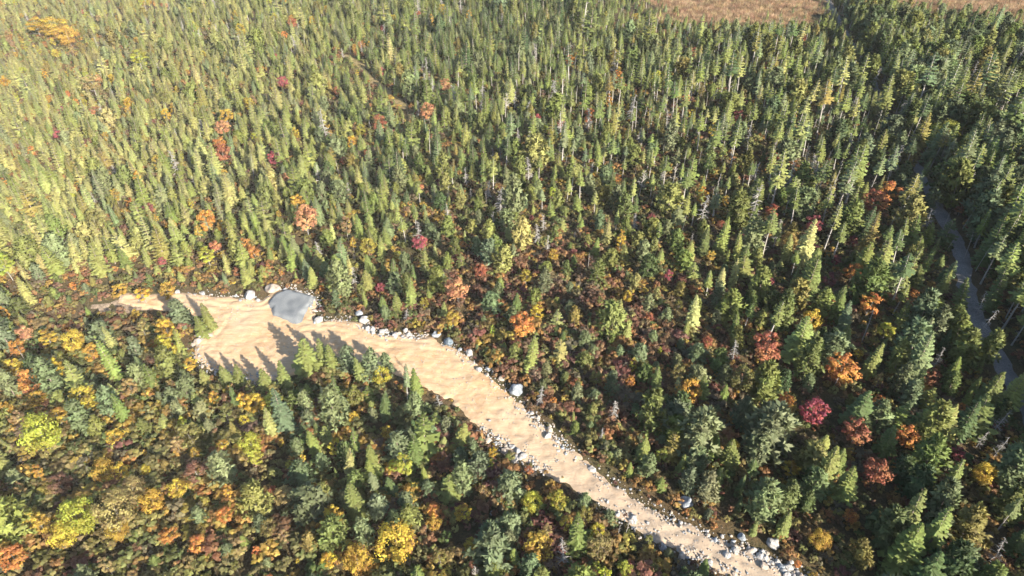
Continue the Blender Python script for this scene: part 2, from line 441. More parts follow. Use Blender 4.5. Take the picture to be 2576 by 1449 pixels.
def broad_crown(seed, h, rad, base, nclump=22, per=34, leaf=.24, name='leaf_crown', flat=.8, hole=.0):
    rnd = random.Random(seed); f = Fol()
    cz = h * (base + (1 - base) * .52); hz = h * (1 - base) * .5
    for c in range(nclump):
        while True:
            p = Vector((rnd.uniform(-1, 1), rnd.uniform(-1, 1), rnd.uniform(-.85, 1)))
            if .30 < p.length < 1: break
        q = p.normalized() * (p.length ** .55)
        ctr = Vector((q.x * rad * .80, q.y * rad * .80, cz + q.z * hz * .80))
        cr = rad * rnd.uniform(.17, .36); lv0 = rnd.gauss(.5, .2)
        co = (ctr - Vector((0, 0, cz - hz * .3))).normalized()
        for i in range(per):
            d = Vector((rnd.gauss(0, 1), rnd.gauss(0, 1), rnd.gauss(.2, .9))).normalized()
            pos = ctr + Vector((d.x * cr, d.y * cr, d.z * cr * flat)) * (rnd.random() ** .4)
            nrm = (d * .9 + co * .35 + Vector((rnd.gauss(0, .3), rnd.gauss(0, .3), .3))).normalized()
            u = nrm.cross(Vector((rnd.gauss(0, 1), rnd.gauss(0, 1), rnd.gauss(0, 1)))).normalized(); w = nrm.cross(u)
            tl = rnd.uniform(-.6, .6); u2 = (u + nrm * tl).normalized()
            s = leaf * rnd.uniform(.6, 1.25)
            f.poly([pos - u2 * s, pos - w * s * .62, pos + u2 * s, pos + w * s * .62], nrm, lv0 + rnd.uniform(-.18, .18))
    return f.mesh(name, LEAF)

def dead_mesh(seed, h, r, nb, blen, mat, lo=.25, fork=False, droop=0.0):
    """(trunk mesh, bare crown mesh)"""
    rnd = random.Random(seed); V, Fc = [], []
    a = rnd.uniform(0, 6.28); k = rnd.uniform(.02, .07) * h
    P = lambda t: Vector((math.cos(a) * k * t * t, math.sin(a) * k * t * t, -.25 + (h + .25) * t))
    ts = [0, .1, .35, .6, .85, 1]
    tube(V, Fc, [P(t) for t in ts], [r * 1.4, r, r * .82, r * .6, r * .32, r * .1], 6)
    tm = mesh_from('dead_trunk', V, Fc, mat, smooth=True)
    V, Fc = [], []
    for i in range(nb):
        t = lo + (1 - lo) * (i + rnd.random()) / nb; t = min(t, .98)
        w = rnd.uniform(0, 6.28); L = blen * (1.15 - .8 * t) * rnd.uniform(.5, 1.2)
        up = rnd.uniform(.5, 1.1) if fork else rnd.uniform(-.25, .25) - droop
        p = P(t); d = Vector((math.cos(w), math.sin(w), up)).normalized()
        m = p + d * L * .5 + Vector((0, 0, .05 * L)); e = p + d * L
        rr = .035 + .02 * L if not fork else .05 + .02 * L
        tube(V, Fc, [p, m, e], [rr, rr * .75, rr * .3], 3)
        for j in range(2 if L > .7 else 1):
            q = p + d * L * rnd.uniform(.4, .85)
            dd = (d + Vector((rnd.gauss(0, .7), rnd.gauss(0, .7), rnd.gauss(.1, .5)))).normalized()
            tube(V, Fc, [q, q + dd * L * .4], [rr * .6, rr * .25], 3)
    cm = mesh_from('bare_crown', V, Fc, mat)
    return tm, cm

# kind -> list of (crown mesh, trunk mesh, nominal height)
PROTO = {k: [] for k in ('spruce', 'tallspruce', 'pine', 'birch', 'maple', 'dead', 'shrub')}
def trk(h, r, mat, seed, **k): return trunk_mesh('tree_trunk', h, r, mat, random.Random(seed), **k)
for i, (h, rd, b, de, dr, ga) in enumerate([(6, 1.25, .03, 1, 0, 0), (6.5, 1.15, .04, 1.1, 6, .05), (6, 1.5, .02, .95, 4, .08), (7, 1.3, .05, 1.05, 8, .1), (5.5, 1.2, .02, 1, -6, .04), (6.5, .85, .06, .9, 12, .16), (5.5, 1.7, .02, .85, 2, .14), (7, 1.1, .16, .85, 6, .28)]):
    PROTO['spruce'].append((spruce_crown(100 + i, h, rd, b, de, dr, ga), trk(h * .96, .09, BARK, 200 + i), h))
for i, (h, rd, b, de, dr, ga) in enumerate([(11, 1.35, .52, .95, 8, .24), (12, 1.6, .48, .9, 4, .30), (10.5, 1.2, .42, 1, 10, .22), (12, 1.45, .60, .9, 2, .28)]):
    PROTO['tallspruce'].append((spruce_crown(120 + i, h, rd, b, de, dr, ga), trk(h * .97, .15, PALEBARK if i % 2 else LICHENBARK, 220 + i, limbs=9, lz=(.1, b + .1), ll=.7), h))
for i, (h, rd, b, fu) in enumerate([(6, 1.5, .08, 1), (6, 1.75, .10, 1), (6.5, 1.45, .12, .9), (5.5, 1.9, .08, 1.1)]):
    PROTO['pine'].append((pine_crown(140 + i, h, rd, b, fu), trk(h * .95, .10, BARK, 240 + i, limbs=4, ll=.8), h))
for i, (h, rd, b, nc, pe, lf) in enumerate([(6, 1.5, .10, 30, 36, .15), (6, 1.9, .08, 36, 36, .16), (6.5, 1.2, .12, 26, 34, .145), (7, 3.0, .12, 66, 38, .17)]):
    PROTO['birch'].append((broad_crown(160 + i, h, rd, b, nc, pe, lf, 'birch_crown'), trk(h * .8, .05, PALEBARK, 260 + i, limbs=7, lz=(.2, .7), ll=.9, lean=.06), h))
for i, (h, rd, b, nc, pe, lf) in enumerate([(6, 2.0, .16, 38, 36, .17), (6, 1.7, .14, 32, 36, .16), (6, 2.2, .2, 40, 34, .17)]):
    PROTO['maple'].append((broad_crown(180 + i, h, rd, b, nc, pe, lf, 'maple_crown', .7), trk(h * .75, .06, GREYWOOD, 280 + i, limbs=9, lz=(.2, .6), ll=1.1, lean=.05), h))
for i, (h, r, nb, bl, mat, lo, fk, dr) in enumerate([(7, .10, 46, 1.3, GREYWOOD, .2, False, .15), (8, .10, 14, .6, PALEBARK, .55, False, 0), (8, .11, 26, 1.9, PALEBARK, .35, True, 0), (6.5, .09, 60, 1.5, GREYWOOD, .12, False, .3)]):
    tm, cm = dead_mesh(300 + i, h, r, nb, bl, mat, lo, fk, dr); PROTO['dead'].append((cm, tm, h))
for i, (h, rd, nc, pe, lf) in enumerate([(1.3, .95, 12, 30, .15), (1.1, 1.2, 14, 30, .16), (1.7, .85, 12, 30, .15)]):
    PROTO['shrub'].append((broad_crown(320 + i, h, rd, .0, nc, pe, lf, 'shrub_foliage', .8), trk(h * .7, .03, BARK, 340 + i, limbs=6, lz=(.1, .6), ll=.6), h))

# ---------------------------------------------------------------- what grows where (points of the photograph -> plan)
#        u    v   space  h    spr  tall pine birch maple dead  tone
CTRL = [(150,250, 2.6, 5.6, .80,.00,.06,.10,.010,.020,.85),(600,230,2.6,5.8,.80,.02,.08,.07,.012,.03,.62),(300,520,2.5,5.8,.84,.0,.05,.10,.012,.015,.75),
 (60,620,3.0,7.0,.86,.0,.08,.06,.005,.01,.72),(700,590,2.7,6.0,.74,.0,.14,.10,.015,.015,.62),(130,70,2.8,4.8,.55,.0,.08,.35,.01,.02,.90),(420,90,2.6,5.5,.78,.0,.08,.11,.01,.03,.72),
 (1230,110,3.0,7.8,.88,.05,.04,.02,.006,.02,.25),(1520,70,3.0,8.5,.62,.22,.12,.02,.006,.03,.42),(850,40,2.8,6.5,.78,.04,.10,.06,.008,.04,.5),
 (960,420,2.9,6.8,.74,.03,.15,.06,.012,.03,.42),(1180,300,3.0,7.2,.62,.14,.15,.03,.012,.06,.42),(1650,230,3.6,10.0,.20,.56,.12,.02,.008,.12,.48),(1900,280,3.6,11.0,.12,.68,.12,.02,.010,.06,.48),
 (2050,120,3.2,10.0,.45,.38,.12,.03,.005,.02,.40),(2330,150,3.5,9.5,.25,.35,.32,.03,.012,.04,.36),(2480,420,3.7,12.0,.14,.56,.22,.02,.010,.05,.36),(2180,540,3.8,11.0,.14,.55,.20,.02,.02,.07,.36),
 (2500,750,4.2,12.5,.15,.60,.18,.02,.010,.05,.30),(1800,480,3.6,9.0,.18,.48,.14,.03,.012,.17,.46),(1500,430,3.1,8.0,.35,.33,.18,.03,.010,.10,.45),
 (1300,600,3.8,5.4,.28,.05,.52,.07,.02,.045,.52),(1480,760,6.2,4.0,.10,.0,.66,.16,.02,.03,.55),(1650,680,4.2,5.0,.30,.04,.48,.10,.02,.03,.56),(1700,950,4.3,4.8,.22,.0,.58,.12,.02,.03,.48),
 (1350,880,4.0,4.8,.28,.0,.55,.11,.01,.03,.48),(1950,760,3.3,7.0,.50,.08,.28,.08,.02,.02,.45),(2250,800,3.6,8.5,.36,.26,.26,.05,.015,.03,.36),(1900,1130,3.4,6.8,.40,.02,.46,.07,.015,.02,.36),
 (2250,1080,3.7,7.8,.42,.08,.38,.06,.02,.02,.32),(2350,1350,3.9,8.0,.36,.06,.46,.07,.012,.015,.25),(1650,1130,3.5,5.6,.30,.0,.52,.12,.01,.03,.42),(2000,1330,3.5,6.6,.42,.0,.42,.10,.01,.01,.34),
 (150,870,3.6,6.0,.22,.0,.52,.22,.01,.01,.45),(150,1050,4.0,5.6,.08,.0,.50,.38,.01,.01,.50),(250,1300,3.7,4.6,.02,.0,.36,.56,.03,.006,.50),(480,1150,3.5,5.0,.10,.0,.46,.40,.01,.012,.45),
 (550,1320,3.6,4.4,.05,.0,.42,.48,.04,.006,.40),(800,1180,3.3,5.8,.28,.0,.54,.14,.008,.012,.40),(1080,1350,3.6,5.6,.20,.0,.54,.22,.015,.01,.38),(1350,1300,3.5,5.0,.16,.0,.50,.30,.015,.012,.42),
 (1020,1050,3.2,6.2,.46,.0,.42,.08,.008,.015,.40),(420,900,3.3,6.2,.40,.0,.40,.15,.012,.01,.5),(800,950,3.1,7.2,.55,.0,.36,.07,.0,.01,.5),(1580,1400,3.5,4.8,.16,.0,.50,.30,.01,.01,.42)]
CP = np.array([at(c[0], c[1]) for c in CTRL]); CV = np.array([c[2:] for c in CTRL], float)
def props(x, y):
    d = np.hypot(CP[:, 0] - x, CP[:, 1] - y) / (.13 * math.hypot(x, y) + 4)
    w = np.exp(-d * d) + 1e-6 / (1 + d * d)
    return (w[:, None] * CV).sum(0) / w.sum()

# particular broad-leaved and dead trees seen in the photograph: u, v of the crown, crown radius in px, colour
CR, RU, OR, PE, YE, GO, BR, DK, YG, TA = ((.23,.055,.062),(.23,.088,.046),(.33,.145,.040),(.32,.165,.080),(.32,.225,.035),(.29,.185,.035),(.13,.066,.04),(.14,.042,.042),(.24,.23,.035),(.20,.16,.065))
COLNAME = {CR:'crimson', RU:'rust-red', OR:'orange', PE:'peach-orange', YE:'yellow', GO:'golden', BR:'brown', DK:'dark red', YG:'yellow-green', TA:'tan'}
MAPLES = [(2048,1037,40,CR,'crimson maple'),(2153,1088,38,RU,'round copper-red maple'),(1935,872,42,RU,'spreading rust-red maple'),(2117,925,46,OR,'large orange maple'),(2147,680,26,OR,''),(1814,563,14,RU,''),(1874,586,13,CR,''),
 (1947,526,20,RU,''),(2050,560,25,DK,''),(2144,603,16,DK,''),(2047,616,20,DK,''),(2105,650,14,DK,''),(1937,703,12,CR,''),(2087,700,20,DK,''),(2190,762,30,OR,'pale orange maple'),(2205,505,36,RU,'pair a'),(2243,478,32,OR,'pair b'),
 (2300,740,14,OR,''),(1997,417,18,OR,'poles'),(2164,412,22,DK,'uphill'),(2407,240,22,RU,'beyond'),(1910,353,16,OR,''),(1977,1009,22,OR,''),(2410,1146,21,CR,''),(2210,1193,40,RU,''),(2417,1026,12,OR,''),(2210,1010,18,OR,''),
 (1964,1058,24,RU,''),(2137,1303,22,OR,''),(2005,1419,10,OR,''),(1055,608,24,CR,''),(955,720,15,CR,''),(1152,726,36,PE,'peach-orange maple'),(1209,680,20,RU,''),(1322,813,36,OR,''),(383,866,15,OR,''),
 (640,630,18,OR,''),(767,550,36,PE,''),(330,510,16,OR,''),(557,385,24,RU,''),(549,362,20,OR,''),(563,318,22,PE,''),(147,340,15,CR,''),(710,207,17,CR,''),(1049,40,12,RU,''),(1432,47,10,CR,''),(1435,150,14,OR,''),
 (1079,282,24,PE,''),(952,310,22,RU,''),(1119,214,18,PE,''),(1552,193,18,OR,''),(33,1402,38,OR,''),(1105,1149,16,OR,''),(1095,1276,24,OR,''),(1392,1006,12,OR,''),(493,1183,34,BR,''),(150,1213,32,BR,''),(807,722,9,OR,''),
 (500,1366,28,OR,''),(567,1299,24,OR,''),(427,1349,26,OR,''),(845,225,12,RU,''),(1740,130,14,RU,''),(2420,520,18,RU,''),(1330,1180,14,RU,''),(1630,800,16,RU,''),(1780,860,16,RU,''),(1555,450,12,OR,''),(240,900,10,RU,''),(690,1235,14,RU,'')]
BIRCHES = [(992,1362,58,YE,'large golden birch'),(892,1409,42,GO,''),(520,640,23,YG,'bright lemon-green birch'),(133,67,42,YE,''),(90,62,26,YE,''),(170,90,30,GO,''),(347,143,24,YG,''),(567,290,20,YE,''),(230,207,26,TA,''),
 (180,855,30,YE,''),(480,913,20,YE,''),(233,885,25,GO,''),(253,1183,34,GO,''),(187,1299,52,YG,''),(157,1345,40,YE,''),(283,1283,55,TA,''),(443,1226,28,YE,''),(830,1409,24,YE,''),(100,1083,52,YG,''),(143,1043,26,GO,''),
 (633,1116,32,YG,''),(713,1249,28,TA,''),(972,1083,20,YE,''),(889,1046,18,YE,''),(1165,1289,26,YE,''),(1339,1259,30,YG,''),(2044,793,27,YE,''),(2230,830,24,YG,''),(2161,886,14,YE,''),(2474,1196,30,YE,'yellow birch'),(1987,1183,24,GO,''),
 (2064,1362,30,GO,''),(1090,1310,22,GO,''),(330,1230,36,TA,''),(380,1260,34,GO,''),(90,1000,24,GO,''),(300,1190,26,YE,''),(120,850,24,YE,''),(30,920,26,YE,''),(1010,575,10,YG,''),(1000,640,14,YG,''),(960,940,26,YG,''),
 (920,920,22,YG,''),(2380,330,40,YG,'past'),(1350,785,20,YE,''),(640,1150,22,YG,''),(290,1095,24,YE,''),(300,1330,30,GO,''),(560,1120,18,GO,''),(360,740,20,YE,''),(420,730,24,GO,''),(300,735,20,GO,'')]
DEADS = [(703,50,18,3),(800,440,22,0),(850,425,22,1),(925,400,12,1),(1295,255,24,0),(1405,97,22,3),(1348,130,22,3),(1212,275,24,3),(1170,275,16,1),(1380,247,16,1),(1174,445,26,0),(1368,556,22,3),(1352,590,26,3),
 (1480,660,26,1),(1239,556,22,2),(1052,576,22,3),(800,626,20,3),(2084,500,46,2),(2470,766,30,0),(2357,903,28,0),(2467,1106,20,0),(2514,1125,30,0),(2507,1400,28,0),(1422,1390,36,0),(1515,1095,20,0),(1574,1330,28,1),
 (1555,1338,20,1),(1105,1009,14,0),(1542,1030,28,3),(1359,996,24,3),(1040,940,18,2),(1022,795,14,3),(1600,420,18,1),(1700,470,20,1),(1760,400,22,1),(1830,520,20,1),(1870,460,22,1),(1950,430,22,1),(2030,380,22,1),
 (2130,330,24,1),(2180,300,20,0),(1640,500,18,1),(1720,560,20,1),(1550,330,18,1),(1690,300,20,1),(1780,250,20,1),(2100,470,24,1),(2440,620,36,1),(2470,650,36,1),(2380,560,26,1),(2240,570,26,1),(2010,180,18,1),(460,70,14,3)]

# ---------------------------------------------------------------- collect every plant: dicts with kind, pid, x, y, h, width factor, rotation, tint
PL = []
def jit(c, a=.12):
    k = 1 + random.uniform(-a, a)
    return tuple(max(.004, q * k * (1 + random.uniform(-a * .6, a * .6))) for q in c)
def canopy(u, v, hz):
    return at(u, v, hz)
def place_special(lst, kind, aspect):
    for it in lst:
        u, v, r, c = it[:4]
        x, y = at(u, v, 3.0)
        f = y * _c - (3 - CAM_H) * _s
        rad = r * f / F
        h = min(max(rad * aspect, 2.2), 9.5) * random.uniform(.92, 1.08)
        x, y = at(u, v, h * .58)
        pid = random.randrange(3) if kind == 'maple' or r < 30 else 3
        cr0 = {'maple': (2.0, 1.7, 2.2), 'birch': (1.5, 1.9, 1.2, 3.0)}[kind][pid]
        PL.append(dict(kind=kind, pid=pid, x=x, y=y, h=h, w=rad / (cr0 * h / PROTO[kind][pid][2]), rot=random.uniform(0, 6.28), rad=rad, tint=jit(c, .1), cname=COLNAME[c], special=it[4] or True, base=c))
place_special(MAPLES, 'maple', 2.5)
place_special(BIRCHES, 'birch', 2.6)
RIM = [(754,843,8.8,'spruce',2,1.35),(803,840,7.8,'spruce',1,1.1),(824,862,7.2,'spruce',0,1.1),(864,871,6.6,'pine',2,1.0),(898,885,7.4,'spruce',3,1.1),(921,879,7.6,'pine',0,.9),(654,920,6,'spruce',2,1.2),(557,912,5.6,'spruce',4,1.2),(588,915,5.2,'spruce',0,1.2),
       (508,753,7,'spruce',1,1.1),(443,760,6,'pine',1,1.2),(496,789,5.5,'spruce',2,1.2),(700,905,6.5,'spruce',0,1.1),(1012,905,9,'tallspruce',2,.7),(1040,925,6.5,'spruce',3,1.1),(970,890,5.5,'pine',2,1.0)]
for u, v, h, k, pid, w in RIM:
    x, y = at(u, v, h)
    PL.append(dict(kind=k, pid=pid, x=x, y=y, h=h, w=w, rot=random.uniform(0, 6.28), rad=.9, tint=jit((.125, .14, .040) if k == 'spruce' else (.11, .14, .07), .1), cname='mid-green' if k != 'pine' else 'blue-green', special=False))
for u, v, r, pid in DEADS:
    x, y = at(u, v, 3.5); f = y * _c - (3.5 - CAM_H) * _s
    depr = math.atan2(CAM_H - 3, y)
    h = min(max(2 * r * f / F / max(math.cos(depr), .35), 3.5), 13)
    x, y = at(u, v, h * .5)
    PL.append(dict(kind='dead', pid=pid, x=x, y=y, h=h, w=(5 / h) ** .5, rot=random.uniform(0, 6.28), tint=(.4, .4, .4), cname='grey', special=True))

BOULDERS = [ # u, v, radius px, material, flatness, label
 (447,735,6.5,'w',.8,'small white boulder beside the narrow end of the sandy track'),
 (628,737,14,'w',.85,'bright white boulder at the rim of the turning area, nearest the gravel pad but one'),
 (685,719,19,'t',.6,'large pale oval boulder just behind the grey gravel pad'),
 (801,801,11,'w',.7,'white boulder where the track leaves the gravel pad'),
 (902,785,10,'g',.8,'bluish grey boulder just behind a white one on the track rim'),
 (917,801,12,'w',.8,'white boulder in front of a bluish grey one on the track rim'),
 (926,826,8,'w',.9,'upright white stone block in the pale heap on the track rim'),
 (937,827,8,'w',.9,'second upright white block in the pale heap on the track rim'),
 (961,832,8,'w',.7,'white block with a dark notch between two stone heaps on the rim'),
 (972,829,6,'w',.7,'small white block touching a notched one on the track rim'),
 (993,843,7,'w',.7,'low white stone at the start of the pale stone heap'),
 (1020,830,8,'w',.9,'rounded white boulder standing above the pale stone heap'),
 (1029,841,8,'w',.6,'white slab sloping down to the sand below a rounded boulder'),
 (1098,840,11,'g',.8,'grey and white boulder beside the dark blue-grey one'),
 (1128,857,13,'d',.75,'dark blue-grey boulder by the track, the only dark one'),
 (1180,886,10,'w',.9,'squarish white boulder alone past the dark boulder'),
 (1230,926,9,'g',.6,'flat grey boulder half hidden under a young spruce'),
 (1263,949,9.5,'t',.6,'pinkish pale boulder just short of the big grey bouldered bend'),
 (1299,977,18,'g',.75,'big streaked blue-grey boulder on the outer bend of the track'),
 (1353,1047,6.5,'t',.6,'small pale boulder in the brush beyond the big streaked one'),
 (1726,1260,19,'g',.65,'large wedge-shaped grey boulder with white patches by the track'),
 (1816,1349,6,'w',.8,'upright pale stone in the row of stones along the track'),
 (1865,1349,11,'g',.7,'pale grey boulder behind the row of stones'),
 (1943,1366,16,'w',.85,'big rounded white boulder beside the lower end of the track'),
 (1917,1389,8,'w',.6,'flat white slab in the rubble below the big rounded boulder'),
 (1983,1427,10,'w',.65,'white boulder in the rubble at the lowest end of the track'),
 (527,818,10.5,'w',.8,'rounded white boulder, uppermost on the west rim of the turning area'),
 (524,839,12,'t',.55,'flat sandy boulder on the west rim of the turning area'),
 (508,845,9,'w',.9,'narrow white boulder leaning on a flat sandy one'),
 (498,856,9.5,'t',.8,'pale round boulder, lowest of the west rim of the turning area'),
 (616,950,8.5,'w',.8,'white boulder at the shaded lower rim of the turning area'),
 (606,960,7,'w',.7,'small white boulder touching another at the shaded rim'),
 (713,940,6.5,'w',.7,'lone white stone at the shaded corner below the pad'),
 (1269,1130,10,'t',.6,'tan boulder at the inner edge of the bend, first of its row'),
 (1289,1122,8,'w',.6,'white slab at the sandy edge, second in the inner row'),
 (1303,1133,8.5,'w',.75,'rounded white boulder, middle of the inner row'),
 (1316,1145,8.5,'w',.75,'white boulder at the far end of the inner row'),
 (1239,1286,7,'g',.8,'grey boulder alone among pines below the track'),
 (1417,1303,7,'w',.8,'white boulder alone in rust-coloured brush below the track')]
BXY = [at(b[0], b[1] + b[2] * .5) for b in BOULDERS]

# free area tests
def blocked(x, y):
    X, Y = np.array([x]), np.array([y])
    return None
AX = np.linspace(-330, 330, 2); 
step = 1.5
gx, gy = np.meshgrid(np.arange(-340, 350, step), np.arange(14, 470, step))
gx = gx + rng.uniform(-.9, .9, gx.shape); gy = gy + rng.uniform(-.9, .9, gy.shape)
gx = gx.ravel(); gy = gy.ravel()
U, Vv, Ff = to_px(gx, gy, 3.0)
near_m = np.where(gy < 70, 260, 170)
ok = (U > -near_m * 1.3) & (U < 2576 + near_m * 1.6) & (Vv > -110) & (Vv < 1449 + 330)
gx, gy = gx[ok], gy[ok]
sdT = np.maximum(poly_sd(TRACK, gx, gy), poly_sd(PAD, gx, gy))
dR = line_d(ROAD, gx, gy); dP = line_d(PATH, gx, gy)
sdM = np.maximum(poly_sd(MARSH_A, gx, gy), poly_sd(MARSH_B, gx, gy)); sdX = poly_sd(TRENCH, gx, gy)
dUp = line_d(UP, gx, gy); dLoR = line_d(LO[:19], gx, gy)
_r = sorted(ROAD, key=lambda q: q[1]); RX, RY = [q[0] for q in _r], [q[1] for q in _r]
_r = sorted(PATH, key=lambda q: q[1]); PX_, PY = [q[0] for q in _r], [q[1] for q in _r]
dB = np.min(np.hypot(gx[:, None] - np.array(BXY)[None, :, 0], gy[:, None] - np.array(BXY)[None, :, 1]), 1)
free = (sdT < -1.3) & (dR > np.where(gy > 150, 2.3, 2.8)) & (dP > 1.7) & ((sdM < -2) | ((sdM < 12) & (rng.random(sdM.shape) < .035))) & (sdX < -.8) & (dB > 1.4) & ~((dUp < 2.4) & (gx > -55))
# nothing that stands low in front of the boulders or of the road edge
gx, gy, sdT, dR, dP, sdM, dUp, dLoR, sdX = (a[free] for a in (gx, gy, sdT, dR, dP, sdM, dUp, dLoR, sdX))
# keep the lines of sight to the road and boulders open: no tree whose crown would stand right before a boulder
bx = np.array(BXY)
order = rng.permutation(len(gx))
cell = {}
def near_ok(x, y, r):
    cx, cy = int(x // 6), int(y // 6)
    for i in (-2, -1, 0, 1, 2):
        for j in (-2, -1, 0, 1, 2):
            for (a, b, q) in cell.get((cx + i, cy + j), ()):
                m = .5 * (r + q)
                if (a - x) ** 2 + (b - y) ** 2 < m * m: return False
    return True
def put(x, y, r): cell.setdefault((int(x // 6), int(y // 6)), []).append((x, y, r))
for p in PL:
    rr = p.get('rad', 1.0) * 1.15 + .9 if p['kind'] != 'dead' else 1.8
    put(p['x'], p['y'], rr * 2 - 1.2)
    put(p['x'] - p['x'] / math.hypot(p['x'], p['y']) * rr * 1.1, p['y'] - p['y'] / math.hypot(p['x'], p['y']) * rr * 1.1, 2.6)

YG_DARK, YG_MID, YG_LITE = np.array((.046,.070,.026)), np.array((.124,.145,.036)), np.array((.222,.220,.078))  # palest green is lifted to carry the upper-left glare too
BLUE = np.array((.110, .138, .078))
def green(tone, kind, pb=.5):
    tone = min(1, max(0, tone + random.gauss(0, .22)))
    c = YG_DARK + (YG_MID - YG_DARK) * tone * 2 if tone < .5 else YG_MID + (YG_LITE - YG_MID) * (tone - .5) * 2
    name = 'dark green' if tone < .3 else 'mid-green' if tone < .62 else 'yellow-green'
    if kind == 'pine' and random.random() < pb:
        c = c * .35 + BLUE * .65 * random.uniform(.8, 1.2); name = 'blue-green'
    elif random.random() < .10:
        c = c * .4 + BLUE * .6; name = 'blue-green'
    if random.random() < .035:
        c = np.array((.145, .125, .035)); name = 'yellowing'
    return jit(tuple(c), .12), name
BIRCHC = [(YE, 3), (GO, 3), (YG, 3), (TA, 2), ((.13, .125, .035), 4), (OR, 1)]
BN = {YE:'yellow', GO:'golden', YG:'yellow-green', TA:'tan', (.13,.125,.035):'olive', OR:'orange'}
n_tree = 0
for i in order:
    x, y = float(gx[i]), float(gy[i])
    pr = props(x, y)
    near = y < 104 and x < 30
    sp = pr[0] * (.62 if near else .74 if y < 105 else .80)
    rx = float(np.interp(y, RY, RX))
    if x > rx and dR[i] < 26: sp *= .74 if y > 112 else .95
    if dUp[i] < 7 and x > -60: sp *= 1.1
    if not near_ok(x, y, sp): continue
    w = pr[2:8].copy()
    patch = float(vnoise(x, y, 14.0))
    if near: w[3] *= 1.7; w[4] *= .5
    w[3] *= .35 + 1.5 * max(0, (patch - .35) * 2.2)
    k = random.choices(('spruce', 'tallspruce', 'pine', 'birch', 'maple', 'dead'), w)[0]
    far_k = 1 - .20 * sm((y - 90) / 80)
    h = pr[1] * float(far_k) * random.lognormvariate(0, .30)
    if random.random() < .22: h *= .62
    if k == 'tallspruce': h = max(h * 1.12, 6.5)
    elif k == 'spruce': h = min(h * (1.0 if pr[1] < 8.5 else .8), 13)
    elif k == 'pine': h = min(h * (.86 if near else .95), 10)
    elif k == 'birch': h = min(h * .78, 7)
    elif k == 'maple': h = min(h * .65, 5.5)
    elif k == 'dead': h = min(h * .95, 9.5)
    # brushy verges: only young growth right beside the clearing's far edge and the road's near edge
    if sdT[i] > -4 and dUp[i] < 5: h *= .62
    if dR[i] < 24 and x > rx: h = max(h * 1.1, 9.5 + random.uniform(0, 3.5)) if k in ('spruce', 'tallspruce', 'pine') else h; k = 'tallspruce' if k == 'spruce' and random.random() < .5 else k
    elif dR[i] < 12 and x < rx:
        if y < 140:
            if dR[i] < 5.5: h = min(h * .45, 4.0) if random.random() < .62 else min(h, 8)
            elif dR[i] < 10: h = min(h * .7, 6.5) if random.random() < .5 else min(h, 9)
        elif y < 190: h *= .85
        if k == 'tallspruce' and h < 7: k = 'spruce'
    if dP[i] < 9:
        pxx = float(np.interp(y, PY, PX_))
        if x < pxx + 1: h = min(h * .55, 3.6)
    if sdX[i] > -9 and y < 118: h = min(h * .5, 2.6)
    if sdM[i] > -32: h *= .55 if sdM[i] > -14 else .75
    if sdT[i] > -4.5 and dLoR[i] < 5: h *= .55
    if sdT[i] > -4.0 and dLoR[i] >= 5 and dUp[i] >= 5 and k == 'pine': k = 'spruce'; h = min(h, 7.5)
    pid = random.randrange(3 if k == 'birch' else len(PROTO[k]))
    if k == 'dead': pid = random.choices((0, 1, 2, 3), (3, 6 if pr[1] > 7.5 else 1, .15, 3))[0]
    wd = random.uniform(.88, 1.28) * (1.12 if k in ('spruce',) and h < 6 else 1.0)
    if k == 'tallspruce': wd *= 1.05
    if k == 'spruce' and x < -60: pr[8] += .12  # left-hand spruces paler: upper-left glare put into their tint
    if k in ('spruce', 'tallspruce', 'pine'): tint, cn = green(float(pr[8]), k, .72 if y < 105 and x < 40 else .28)
    elif k == 'birch':
        c = random.choices([b[0] for b in BIRCHC], [b[1] for b in BIRCHC])[0]; tint, cn = jit(c, .15), BN[c]
        tint = tuple(q * random.uniform(.85, 1.08) for q in tint)
    elif k == 'maple':
        c = random.choice((RU, OR, DK, PE, CR)); tint, cn = jit(c, .15), COLNAME[c]
    else: tint, cn = (.4, .4, .4), 'grey'
    PL.append(dict(kind=k, pid=pid, x=x, y=y, h=h, w=wd, rot=random.uniform(0, 6.28), tint=tint, cname=cn, special=False))
    put(x, y, sp); n_tree += 1

# understorey brush
RUSTS = [((.150,.085,.045), 'rust-brown', 5), ((.205,.118,.042), 'orange-brown', 3), ((.120,.060,.042), 'dark red', 1), ((.14,.125,.045), 'olive', 5), ((.22,.155,.04), 'golden', 2), ((.115,.092,.055), 'dull brown', 3), ((.09,.10,.034), 'green', 4)]
bxs, bys = np.meshgrid(np.arange(-250, 260, 1.5), np.arange(30, 330, 1.5))
bxs = (bxs + rng.uniform(-.9, .9, bxs.shape)).ravel(); bys = (bys + rng.uniform(-.9, .9, bys.shape)).ravel()
U, Vv, Ff = to_px(bxs, bys, 0.)
ok = (U > -120) & (U < 2700) & (Vv > 60) & (Vv < 1560); bxs, bys = bxs[ok], bys[ok]
st = np.maximum(poly_sd(TRACK, bxs, bys), poly_sd(PAD, bxs, bys))
db = np.min(np.hypot(bxs[:, None] - bx[None, :, 0], bys[:, None] - bx[None, :, 1] + 0.3), 1)
ok = ((st < -.5) | ((st < .9) & (rng.random(st.shape) < .30))) & (line_d(ROAD, bxs, bys) > 3.3) & (line_d(PATH, bxs, bys) > 1.5) & (poly_sd(TRENCH, bxs, bys) < 0) & (np.maximum(poly_sd(MARSH_A, bxs, bys), poly_sd(MARSH_B, bxs, bys)) < 0) & (db > 1.2)
bxs, bys, st = bxs[ok], bys[ok], st[ok]
DPATCH = [at(*p) for p in [(1470,745),(1545,796),(1300,720),(1600,880),(1240,700),(1700,1040),(1400,700),(1090,830)]]
